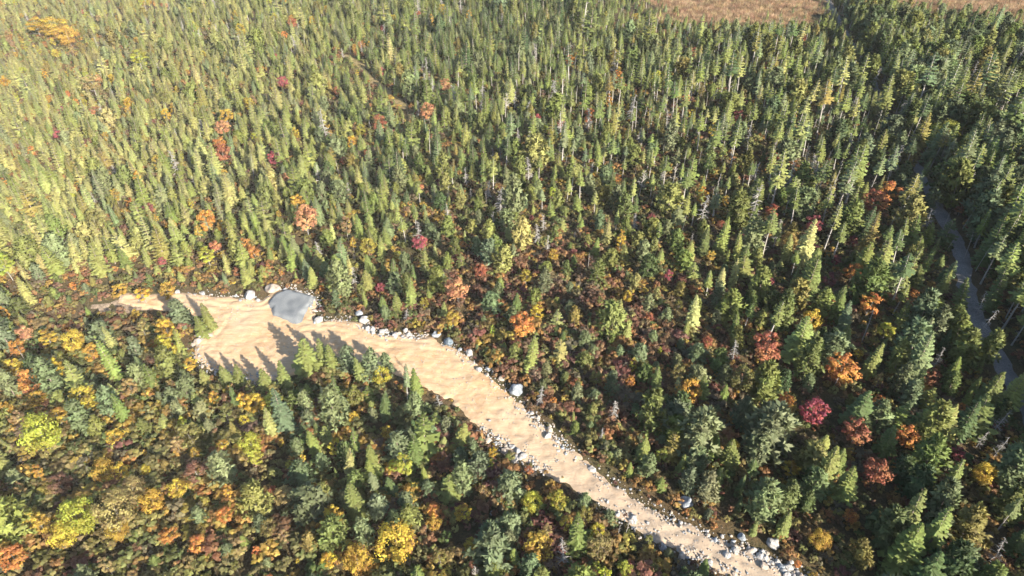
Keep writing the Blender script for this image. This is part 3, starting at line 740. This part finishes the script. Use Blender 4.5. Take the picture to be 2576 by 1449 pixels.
for x, y, s in zip(bxs, bys, st):
    x, y = float(x), float(y); far = math.hypot(x, y)
    bog = max(math.exp(-((x - a) ** 2 + (y - b) ** 2) / 110.) for a, b in DPATCH)
    pn = float(vnoise(x + 300, y, 11)); 
    if random.random() > .80 + .4 * bog + .5 * (pn - .4) + (.2 if -3 < s else 0) - (.15 if far > 200 else 0): continue
    ws = [q[2] for q in RUSTS]
    i0 = int(float(vnoise(x, y + 500, 16)) * 6.99); ws[i0] += 4
    if x < -15 and y < 95: ws[4] += 5; ws[3] += 6; ws[6] += 4; ws[0] *= .4; ws[2] *= .2; ws[5] *= .5
    if y > 120 and bog < .2: ws[0] *= .5; ws[2] *= .4; ws[3] += 5; ws[6] += 7
    if bog > .35: ws = [9, 4, 4, 2, 1, 6, 1]
    i = random.choices(range(7), ws)[0]
    h = random.uniform(.6, 1.5) * (1 + .45 * bog + (.5 if x < 20 and y < 100 and s < -3 else 0)) * (.6 if s > -2 else 1) * (.5 if s > -.4 else 1)
    PL.append(dict(kind='shrub', pid=random.randrange(3), x=x, y=y, h=h, w=random.uniform(.9, 1.4), rot=random.uniform(0, 6.28), tint=jit(RUSTS[i][0], .2), cname=RUSTS[i][1], special=False, s=float(s)))

for p in PL:
    p['z'] = float(land(p['x'], p['y']))
    u, v, f = to_px(p['x'], p['y'], p['z'] + p['h'] * .5)
    p['u'], p['v'] = u, v
    wide = {'spruce': .42, 'tallspruce': .26, 'pine': .55, 'birch': .55, 'maple': .65, 'dead': .3, 'shrub': 1.6}[p['kind']]
    p['size'] = F / f * math.sqrt(p['h'] * p['h'] * wide * p['w']) if (5 < u < 2571 and 5 < v < 1444) else 0

# ---------------------------------------------------------------- individuals (the largest of each kind) and the rest as one mass per kind
NAME = {'spruce': 'spruce_tree', 'tallspruce': 'spruce_tree', 'pine': 'pine_tree', 'birch': 'birch_tree', 'maple': 'maple_tree', 'dead': 'dead_tree', 'shrub': 'shrub'}
WORD = {'spruce': 'spruce', 'tallspruce': 'bare-stemmed spruce', 'pine': 'pine', 'birch': 'birch', 'maple': 'maple', 'dead': 'dead tree', 'shrub': 'shrub'}
CAT = {'spruce_tree': 'spruce', 'pine_tree': 'pine', 'birch_tree': 'birch', 'maple_tree': 'maple', 'dead_tree': 'dead tree', 'shrub': 'shrub'}
GROUP = {'spruce_tree': 'spruces of the mixed forest', 'pine_tree': 'pines of the mixed forest', 'birch_tree': 'yellow birches among the conifers', 'maple_tree': 'red and orange maples among the conifers',
         'dead_tree': 'bare dead trees in the forest', 'shrub': 'low shrubs of the forest floor'}
SRC = {}
def make_tree(p):
    name = NAME[p['kind']]
    cm, tm, h0 = PROTO[p['kind']][p['pid']]
    root = link(name, None)
    sc = p['h'] / h0
    root.location = (p['x'], p['y'], p['z']); root.rotation_euler = (random.gauss(0, .05), random.gauss(0, .05), p['rot']); root.scale = (sc * p['w'], sc * p['w'], sc)
    cr = link('foliage' if name == 'shrub' else 'crown', cm, root); cr['tint'] = list(p['tint'])
    tr = link('stem' if name == 'shrub' else 'trunk', tm, root)
    tag(root, p.get('label', 'tree'), CAT[name], GROUP[name])
    SRC.setdefault((p['kind'], p['pid']), (cr, tr))
    return root

def points_mass(name, pts, srcs, label, trunks=True):
    """ONE stuff object: points that carry turn, size, tint and sort; geometry nodes set the plants on them"""
    m = bpy.data.meshes.new(name)
    n = len(pts); m.vertices.add(n)
    m.vertices.foreach_set('co', np.array([(p['x'], p['y'], p['z']) for p in pts], np.float32).ravel())
    a = m.attributes.new('turn', 'FLOAT_VECTOR', 'POINT'); a.data.foreach_set('vector', np.array([(random.gauss(0, .055), random.gauss(0, .055), p['rot']) for p in pts], np.float32).ravel())
    a = m.attributes.new('size', 'FLOAT_VECTOR', 'POINT'); a.data.foreach_set('vector', np.array([(p['sc'] * p['w'], p['sc'] * p['w'], p['sc']) for p in pts], np.float32).ravel())
    a = m.attributes.new('tint', 'FLOAT_COLOR', 'POINT'); a.data.foreach_set('color', np.array([(*p['tint'], 1) for p in pts], np.float32).ravel())
    a = m.attributes.new('sort', 'INT', 'POINT'); a.data.foreach_set('value', np.array([p['sort'] for p in pts], np.int32))
    o = link(name, m); tag(o, label, kind='stuff')
    g = bpy.data.node_groups.new(name, 'GeometryNodeTree')
    g.interface.new_socket('Geometry', in_out='INPUT', socket_type='NodeSocketGeometry')
    g.interface.new_socket('Geometry', in_out='OUTPUT', socket_type='NodeSocketGeometry')
    N, Lk = g.nodes, g.links.new
    gi, go = N.new('NodeGroupInput'), N.new('NodeGroupOutput'); join = N.new('GeometryNodeJoinGeometry')
    def attr(nm, ty):
        q = N.new('GeometryNodeInputNamedAttribute'); q.data_type = ty; q.inputs[0].default_value = nm; return q.outputs[0]
    turn, size, sort = attr('turn', 'FLOAT_VECTOR'), attr('size', 'FLOAT_VECTOR'), attr('sort', 'INT')
    e2r = N.new('FunctionNodeEulerToRotation'); Lk(turn, e2r.inputs[0])
    for k, obs in enumerate(srcs):
        cmp_ = N.new('FunctionNodeCompare'); cmp_.data_type = 'INT'; cmp_.operation = 'EQUAL'
        ins = [q for q in cmp_.inputs if q.type == 'INT']; Lk(sort, ins[0]); ins[1].default_value = k
        for ob in obs:
            oi = N.new('GeometryNodeObjectInfo'); oi.transform_space = 'ORIGINAL'; oi.inputs[0].default_value = ob
            iop = N.new('GeometryNodeInstanceOnPoints')
            Lk(gi.outputs[0], iop.inputs['Points']); Lk(cmp_.outputs[0], iop.inputs['Selection'])
            Lk(oi.outputs['Geometry'], iop.inputs['Instance']); Lk(e2r.outputs[0], iop.inputs['Rotation']); Lk(size, iop.inputs['Scale'])
            Lk(iop.outputs[0], join.inputs[0])
    Lk(join.outputs[0], go.inputs[0])
    md = o.modifiers.new('scatter', 'NODES'); md.node_group = g
    return o

by = {}
for p in PL: by.setdefault(NAME[p['kind']], []).append(p)
INDIV = []
LIMIT = {'spruce_tree': 300, 'pine_tree': 300, 'birch_tree': 300, 'maple_tree': 300, 'dead_tree': 300, 'shrub': 60}
for name, ps in by.items():
    ps.sort(key=lambda p: (-(p['size'] > 0 and bool(p['special'])), -p['size']))
    keep = [p for p in ps[:LIMIT[name]] if p['size'] > 0]
    ids = set(map(id, keep))
    # every sort of a kind has at least one individual, the pattern for its mass
    for key in {(p['kind'], p['pid']) for p in ps}:
        if not any((p['kind'], p['pid']) == key for p in keep):
            q = next(p for p in ps if (p['kind'], p['pid']) == key); keep.append(q); ids.add(id(q))
    for p in keep: p['indiv'] = True
    INDIV += keep

# labels: look, then rank from a landmark that one can find
LM = [('the grey gravel pad', at(732, 770)), ('the large pale oval boulder', at(685, 722)), ('the dark blue-grey boulder', at(1128, 860)), ('the big streaked blue-grey boulder', at(1299, 980)),
      ('the wedge-shaped grey boulder', at(1726, 1264)), ('the big rounded white boulder', at(1943, 1370)), ('the narrow end of the track', at(330, 758)), ('the four west-rim boulders', at(512, 840)),
      ('the bright white boulder beside the pad', at(628, 740)), ('the pale stone heap on the track', at(1010, 838)), ('the inner boulder row at the bend', at(1300, 1130)), ('the shaded boulder pair below the pad', at(611, 955)),
      ('the crimson maple', at(2048, 1055)), ('the round copper-red maple', at(2153, 1105)), ('the spreading rust-red maple', at(1935, 890)), ('the peach-orange maple', at(1152, 745)), ('the large golden birch', at(992, 1400)),
      ('the bright lemon-green birch', at(520, 660)), ('the pale fallen log', at(1362, 642)), ('the forked dead tree by the road', at(2084, 530)), ('the tan marsh', at(1850, 68)), ('the upper end of the grassy path', at(820, 110)),
      ('the lower end of the grassy path', at(1052, 372)), ('the road by the right edge', at(2566, 1010)), ('the large orange maple', at(2117, 945)), ('the pale orange maple', at(2190, 780)), ('the red-orange maple pair', at(2222, 510)), ('the yellow birch by the road', at(2474, 1215)), ('the brown-tipped dead tree', at(2470, 790)), ('the red maple beyond the road', at(2407, 255)), ('the broad birch beyond the road', at(2380, 365)), ('the orange maple among poles', at(1997, 432)), ('the dark roadside maple', at(2164, 428)), ('the lower end of the track', at(1930, 1440)),
      ('the bottom-left corner of the photo', at(0, 1449)), ('the bottom-right corner of the photo', at(2576, 1449)), ('the top-left corner of the photo', at(0, 0)), ('the top-right corner of the photo', at(2576, 0)),
      ('the middle of the left edge', at(0, 724)), ('the right edge midpoint', at(2576, 724)), ('the middle of the bottom edge', at(1288, 1449)), ('the exact middle of the photo', at(1288, 724)),
      ('the lone grey boulder below the track', at(1239, 1286)), ('the lone white boulder below the track', at(1417, 1303)), ('the yellow birch patch at top left', at(133, 80))]
ORD = ['nearest', 'second nearest', 'third nearest', 'fourth nearest', 'fifth nearest', 'sixth nearest', 'seventh nearest', 'eighth nearest', 'ninth nearest', 'tenth nearest', 'eleventh nearest', 'twelfth nearest'] + [q + ' nearest' for q in 'thirteenth fourteenth fifteenth sixteenth seventeenth eighteenth nineteenth twentieth'.split()]
def look(p):
    h, k = p['h'], p['kind']
    if k == 'shrub': a = 'tall' if h > 1.7 else 'knee-high' if h < .9 else 'low'
    else: a = 'short' if h < 4 else 'mid-height' if h < 5.8 else 'tall' if h < 8.5 else 'very tall'
    b = 'broad ' if p['w'] > 1.16 else 'slim ' if p['w'] < .97 else ''
    if k == 'dead': return f"{a} {('bushy', 'pole-like', 'forked', 'twiggy')[p['pid']]} dead tree"
    return f"{a} {b}{p['cname']} {WORD[k]}".replace('very tall slim', 'very tall')
def rank_labels(items, lms, lookf, posf, todo, setf, maxrank=20):
    cls = {}
    for p in items: cls.setdefault(lookf(p), []).append(p)
    best = {}
    for lk, ps in cls.items():
        P = np.array([posf(p) for p in ps])
        for nm, (lx, ly) in lms:
            d = np.hypot(P[:, 0] - lx, P[:, 1] - ly)
            for r, i in enumerate(np.argsort(d)[:maxrank]):
                key = id(ps[i]); c = (r, float(d[i]), nm)
                if key not in best or c < best[key]: best[key] = c
    miss = 0
    for p in todo:
        b = best.get(id(p))
        if b: setf(p, f"{lookf(p)}, {ORD[b[0]]} to {b[2]}")
        else:
            miss += 1; x, y = posf(p); nm = min(lms, key=lambda l: math.hypot(l[1][0] - x, l[1][1] - y))[0]
            setf(p, f"{lookf(p)} some way off from {nm}")
    return miss
def setlab(p, t):
    if isinstance(p.get('special'), str) and p['special']: t = SPECIAL[p['special']]
    p['label'] = t
SPECIAL = {'beyond': 'rust-red maple standing alone among the conifers beyond the road', 'past': 'broad yellow-green birch beyond the road, largest of the leafy trees there', 'poles': 'small bright orange maple among bare grey poles', 'uphill': 'dark red maple uphill of the red-orange pair, near the road',
           'large orange maple': 'large orange maple between the rust-red maple and the gravel road', 'pale orange maple': 'orange maple uphill of the large orange maple, near the road', 'pair a': 'rust-red maple beside an orange one near the shaded road', 'pair b': 'orange maple beside a rust-red one near the shaded road', 'yellow birch': 'clear yellow birch near the lower end of the gravel road',
           'crimson maple': 'crimson maple with a spreading crown, the only one so pink', 'round copper-red maple': 'round copper-red maple just below the crimson maple', 'spreading rust-red maple': 'rust-red maple with spreading ragged crown above the orange one',
           'peach-orange maple': 'peach-orange maple at the edge of the brown bog', 'large golden birch': 'large golden birch by the bottom edge of the photo', 'bright lemon-green birch': 'bright lemon-green birch above the narrow end of the track'}
print('unlabelled by rank', rank_labels([p for p in PL if p['size'] > 0], LM, look, lambda p: (p['x'], p['y']), INDIV, setlab))
for p in INDIV:
    p.setdefault('label', f"{p['cname']} {WORD[p['kind']]} in the forest")
    p['root'] = make_tree(p)

MASSNAME = {'spruce_tree': ('spruce_forest', 'dense spruce forest beyond the single trees'), 'pine_tree': ('pine_thicket', 'pines scattered through the rest of the forest'), 'birch_tree': ('birch_thicket', 'small yellowing birches among the distant conifers'),
            'maple_tree': ('maple_thicket', 'small red maples among the distant conifers'), 'dead_tree': ('dead_thicket', 'bare grey stems among the distant conifers'), 'shrub': ('undergrowth', 'rust and olive brush covering the forest floor')}
for name, ps in by.items():
    rest = [p for p in ps if not p.get('indiv')]
    if not rest: continue
    keys = sorted({(p['kind'], p['pid']) for p in rest}); idx = {k: i for i, k in enumerate(keys)}
    for p in rest:
        p['sort'] = idx[(p['kind'], p['pid'])]; p['sc'] = p['h'] / PROTO[p['kind']][p['pid']][2]
    srcs = [SRC[k] if k[0] not in ('shrub',) else SRC[k][:1] for k in keys]
    points_mass(MASSNAME[name][0], rest, srcs, MASSNAME[name][1])

# ---------------------------------------------------------------- boulders and stones
def rock_mesh(name, seed, sub, mat, rough=.28, facets=6):
    import bmesh
    rnd = random.Random(seed); bm = bmesh.new(); bmesh.ops.create_icosphere(bm, subdivisions=sub, radius=1)
    planes = [(Vector((rnd.gauss(0, 1), rnd.gauss(0, 1), rnd.gauss(0, 1))).normalized(), rnd.uniform(.62, .9)) for _ in range(facets)]
    o = np.array([rnd.uniform(0, 50) for _ in range(3)])
    for v in bm.verts:
        c = v.co.copy()
        for n, d in planes:
            e = c.dot(n) - d
            if e > 0: c -= n * e * .85
        k = 1 + rough * .35 * (math.sin(c.x * 4.1 + o[0]) * math.sin(c.y * 3.7 + o[1]) + .6 * math.sin(c.z * 6.3 + c.x * 5 + o[2]))
        v.co = c * k
    m = bpy.data.meshes.new(name); bm.to_mesh(m); bm.free(); m.materials.append(mat)
    return m
RM = {'w': WHITEROCK, 'g': GREYROCK, 'd': DARKROCK, 't': TANROCK}
for i, (u, v, r, mk, fl, lab) in enumerate(BOULDERS):
    x, y = at(u, v + r * .35)
    f = y * _c + CAM_H * _s; rad = r * f / F
    o = link('boulder', rock_mesh('boulder', 500 + i, 3, RM[mk]))
    zt = float(land(x, y)) + (.2 if poly_sd(TRACK, np.array([x]), np.array([y]))[0] > 0 else 0)
    o.location = (x, y, zt + rad * fl * .36); o.scale = (rad * 1.08, rad * .95, rad * fl * 1.0); o.rotation_euler = (random.uniform(-.15, .15), random.uniform(-.15, .15), random.uniform(0, 6.28))
    tag(o, lab, 'boulder', 'boulders along the sandy track')

STM = [rock_mesh('stone', 600 + i, 2, m, .3, 5) for i, m in enumerate((WHITEROCK, TANROCK, GREYROCK, WHITEROCK, TANROCK, WHITEROCK))]
def along(pts, ds):
    out = []; acc = 0
    for (x0, y0), (x1, y1) in zip(pts[:-1], pts[1:]):
        L = math.hypot(x1 - x0, y1 - y0); t = -acc
        while t + ds < L:
            t += ds; out.append((x0 + (x1 - x0) * t / L, y0 + (y1 - y0) * t / L, (y1 - y0) / L, -(x1 - x0) / L))
        acc = L - t
    return out
# stretches with stone rows: (edge, from px, to px, density, size, stretch words)
STRETCH = [(UP, 2, 5, .5, .26, 'the far rim of the turning area'), (UP, 7, 11, 1.0, .30, 'the bank behind the gravel pad'), (UP, 12, 14, .7, .28, 'the track rim just past the gravel pad'),
           (UP, 14, 17, 1.6, .36, 'the pale stone heap on the track rim'), (UP, 18, 20, .9, .28, 'the track rim beside the dark boulder'), (UP, 20, 22, .5, .22, 'the outer rim of the bend'), (UP, 22, 24, 1.5, .27, 'the rim below the big streaked boulder'),
           (UP, 24, 26, .55, .24, 'the far rim of the straight track'), (UP, 26, 28, 1.1, .28, 'the stone row near the wedge-shaped boulder'), (UP, 28, 31, 2.6, .34, 'the rubble beside the big rounded boulder'),
           (LO, 1, 4, 1.6, .28, 'the near rim at the lower end of the track'), (LO, 4, 8, .9, .26, 'the shaded near rim of the straight track'), (LO, 10, 13, 1.7, .32, 'the inner row of stones at the bend'), (LO, 23, 28, 1.0, .32, 'the shaded lower rim of the turning area'), (LO, 28, 31, .9, .3, 'the west rim of the turning area')]
ST = []
for edge, a, b, dens, size, words in STRETCH:
    pts = edge[a:b + 1]
    for (x, y, nx, ny) in along(pts, .85 / dens):
        for _ in range(2):
            off = random.gauss(0, .75)
            s = size * random.lognormvariate(-.45, .6)
            ST.append((x + nx * off + random.gauss(0, .3), y + ny * off + random.gauss(0, .3), min(s, .62), words))
sdS = poly_sd(TRACK, np.array([s[0] for s in ST]), np.array([s[1] for s in ST])); 
zS = track_z(np.array([s[0] for s in ST]), np.array([s[1] for s in ST]), sdS)
ST = [(x, y, float(max(z, land(x, y))), s, w) for (x, y, s, w), z in zip(ST, zS)]
vis = []
for q in ST:
    u, v, f = to_px(q[0], q[1], q[2]); vis.append(q[3] * F / f if 0 < u < 2576 and 0 < v < 1449 else 0)
odr = sorted(range(len(ST)), key=lambda i: -vis[i])
SSRC = {}; SIND = []
STK = [random.randrange(6) for _ in ST]
BLM = [(nm, BXY[i]) for i, nm in ((0, 'the small white boulder at the narrow end'), (1, 'the bright white rim boulder'), (2, 'the large oval boulder'), (3, 'the white boulder past the pad'), (4, 'the bluish boulder on the rim'), (11, 'the rounded boulder above the heap'),
       (12, 'the white slab in the heap'), (14, 'the dark boulder'), (15, 'the squarish white boulder'), (16, 'the flat grey boulder'), (18, 'the big streaked boulder'), (19, 'the small pale boulder in brush'), (20, 'the wedge-shaped boulder'), (21, 'the upright stone in the row'),
       (22, 'the pale grey boulder'), (23, 'the big rounded boulder'), (25, 'the lowest boulder'), (26, 'the uppermost west-rim boulder'), (29, 'the lowest west-rim boulder'), (30, 'the shaded white boulder'), (32, 'the lone stone below the pad'), (33, 'the tan boulder at the bend'), (36, 'the last inner-row boulder'))]
BLM += [(f'the {w} end of the track', at(*q)) for w, q in (('near-left', (1826, 1450)), ('lower', (2010, 1449)))] + [('the near rim opposite the wedge-shaped boulder', at(1640, 1350)), ('the corner of the gravel pad', PAD[2])]
SIT = [dict(i=i, x=q[0], y=q[1], s=q[3], k=STK[i]) for i, q in enumerate(ST) if vis[i] > 0]
SBY = {d['i']: d for d in SIT}
def slook(d): return ('large ' if d['s'] > .34 else 'fist-sized ' if d['s'] < .16 else 'medium ' if d['s'] > .24 else 'small ') + ('white', 'tan', 'grey', 'pale faceted', 'tan faceted', 'bleached')[d['k']] + ' stone'
for n_, i in enumerate(odr[:290]):
    x, y, z, s, w = ST[i]; k = STK[i]
    o = link('stone', STM[k]); o.location = (x, y, z + s * .10); q = random.uniform(.8, 1.2)
    o.scale = (s * q, s / q, s * random.uniform(.55, .85)); o.rotation_euler = (random.uniform(-.4, .4), random.uniform(-.4, .4), random.uniform(0, 6.28))
    tag(o, 'stone', 'stone', 'stones along the sandy track'); SSRC.setdefault(k, o); SIND.append((o, w, k, s, x, y)); SBY[i]['o'] = o
rank_labels(SIT, BLM, slook, lambda d: (d['x'], d['y']), [d for d in SIT if 'o' in d], lambda d, t: d['o'].__setitem__('label', t), 8)
rest = [ST[i] for i in odr[290:]]
pts = [dict(x=x, y=y, z=z + s * .12, rot=random.uniform(0, 6.28), sc=s * random.uniform(.5, 1.0), w=1.1, tint=(1, 1, 1), sort=random.randrange(6)) for x, y, z, s, w in rest for _ in (0,)]
for edge, a, b, dens, size, words in STRETCH:   # small rubble
    for (x, y, nx, ny) in along(edge[a:b + 1], .12 / dens):
        off = random.gauss(0, .75); xx, yy = x + nx * off, y + ny * off
        s = poly_sd(TRACK, np.array([xx]), np.array([yy]))
        z = max(float(track_z(np.array([xx]), np.array([yy]), s)[0]), float(land(xx, yy)))
        pts.append(dict(x=xx, y=yy, z=z + .02, rot=random.uniform(0, 6.28), sc=random.uniform(.06, .17), w=1.1, tint=(1, 1, 1), sort=random.randrange(6)))
for _ in range(900):   # loose stones on the sand
    i = random.randrange(len(UP) - 1); j = random.random(); t = random.random()
    a = UP[i]; b = LO[min(len(LO) - 1, int((1 - i / len(UP)) * len(LO)))]
    xx, yy = a[0] + (b[0] - a[0]) * t + random.gauss(0, .6), a[1] + (b[1] - a[1]) * t + random.gauss(0, .6)
    s = poly_sd(TRACK, np.array([xx]), np.array([yy]))
    if s[0] < .3 or poly_sd(PAD, np.array([xx]), np.array([yy]))[0] > -.5: continue
    pts.append(dict(x=xx, y=yy, z=float(track_z(np.array([xx]), np.array([yy]), s)[0]) + .01, rot=random.uniform(0, 6.28), sc=random.uniform(.04, .11), w=1.1, tint=(1, 1, 1), sort=random.randrange(6)))
points_mass('rubble', pts, [(SSRC[k],) for k in range(6)], 'broken stone rubble along both edges of the sandy track')

# ---------------------------------------------------------------- marsh reeds, dry grass verge
def reed_mesh():
    rnd = random.Random(9); f = Fol()
    for i in range(60):
        a = rnd.uniform(0, 6.28); r = rnd.random() ** .5 * 1.3; b = Vector((math.cos(a) * r, math.sin(a) * r, 0))
        h = rnd.uniform(.8, 1.7); l = Vector((rnd.gauss(0, .18), rnd.gauss(0, .18), h)); s = Vector((rnd.gauss(0, 1), rnd.gauss(0, 1), 0)).normalized() * .05
        f.poly([b - s, b + s, b + l], Vector((rnd.gauss(0, .4), -.8, .5)), rnd.gauss(.5, .2))
    return f.mesh('reed_clump', LEAF)
rm = reed_mesh()
reed0 = None
rp = []
xs, ys = np.meshgrid(np.arange(_mb[0], _mb[1], 1.9), np.arange(_mb[2], _mb[3] + 60, 1.9)); xs = (xs + rng.uniform(-.9, .9, xs.shape)).ravel(); ys = (ys + rng.uniform(-.9, .9, ys.shape)).ravel()
S = marsh_fn(xs, ys); U, Vv, _f = to_px(xs, ys, 0.); k = (S > 0) & (U > -60) & (U < 2700) & (Vv > -60) & (line_d(ROAD, xs, ys) > 4)
for x, y in zip(xs[k], ys[k]):
    c = random.choice(((.27, .185, .105), (.31, .225, .135), (.24, .155, .095), (.20, .125, .08)))
    rp.append(dict(x=float(x), y=float(y), z=float(land(x, y)), rot=random.uniform(0, 6.28), sc=random.uniform(.8, 1.3), w=1.1, tint=jit(c, .15), sort=0))
def joined_mass(name, base, pts, label, mat):
    """real geometry joined in one stuff object"""
    nv = len(base.vertices); bv = np.empty(nv * 3, np.float32); base.vertices.foreach_get('co', bv); bv = bv.reshape(-1, 3)
    V, L, T = [], [], []
    for p in pts:
        c, s = math.cos(p['rot']), math.sin(p['rot']); w = bv * p['sc']
        V.append(np.stack([w[:, 0] * c - w[:, 1] * s + p['x'], w[:, 0] * s + w[:, 1] * c + p['y'], w[:, 2] + p['z']], 1))
    return V
# first clump of each is the pattern of the scatter
def scatter_of(name, mesh, pts, label):
    nv = len(mesh.vertices)
    src = link('reed_clump', mesh)
    p = pts[0]; src.location = (p['x'], p['y'], p['z']); src['tint'] = list(p['tint']); src.rotation_euler = (0, 0, p['rot'])
    o = points_mass(name, pts[1:], [(src,)], label)
    src.parent = o
    src['kind'] = 'stuff'
    return o
scatter_of('marsh_reeds', rm, rp, 'tan dry reeds of the marsh at the top of the photo')

# fallen birch log
def log_obj(u0, v0, u1, v1, r, label, z=.9):
    (x0, y0), (x1, y1) = at(u0, v0, z), at(u1, v1, z)
    V, Fc = [], []
    L = math.hypot(x1 - x0, y1 - y0)
    tube(V, Fc, [(0, 0, 0), (L * .3, .03, .08), (L * .7, -.05, .05), (L, 0, -.15)], [r, r * .9, r * .7, r * .4], 7)
    for t, w in ((.35, 1.), (.5, -1.), (.62, 1.), (.8, -1.)):
        tube(V, Fc, [(L * t, 0, .05), (L * (t + .06), w * .35, .3), (L * (t + .1), w * .6, .55)], [r * .35, r * .25, r * .1], 4)
    o = link('fallen_log', mesh_from('fallen_log', V, Fc, PALEBARK, smooth=True))
    o.location = (x0, y0, float(land(x0, y0)) + z); o.rotation_euler = (0, 0, math.atan2(y1 - y0, x1 - x0))
    return tag(o, label, 'log')
log_obj(1342, 643, 1385, 641, .16, 'pale fallen log lying across the boggy opening beyond the track')
log_obj(1605, 715, 1617, 728, .12, 'short pale leaning log stub among low pines in the bog', 1.2)
log_obj(770, 470, 812, 452, .12, 'thin fallen grey log beside a dead spruce on the hillside', 1.2)
log_obj(2030, 475, 2046, 492, .14, 'broken pale log leaning among bare spruce stems', 1.6)
print('plants', len(PL), {k: len(v) for k, v in by.items()}, 'stones', len(ST), 'reeds', len(rp))
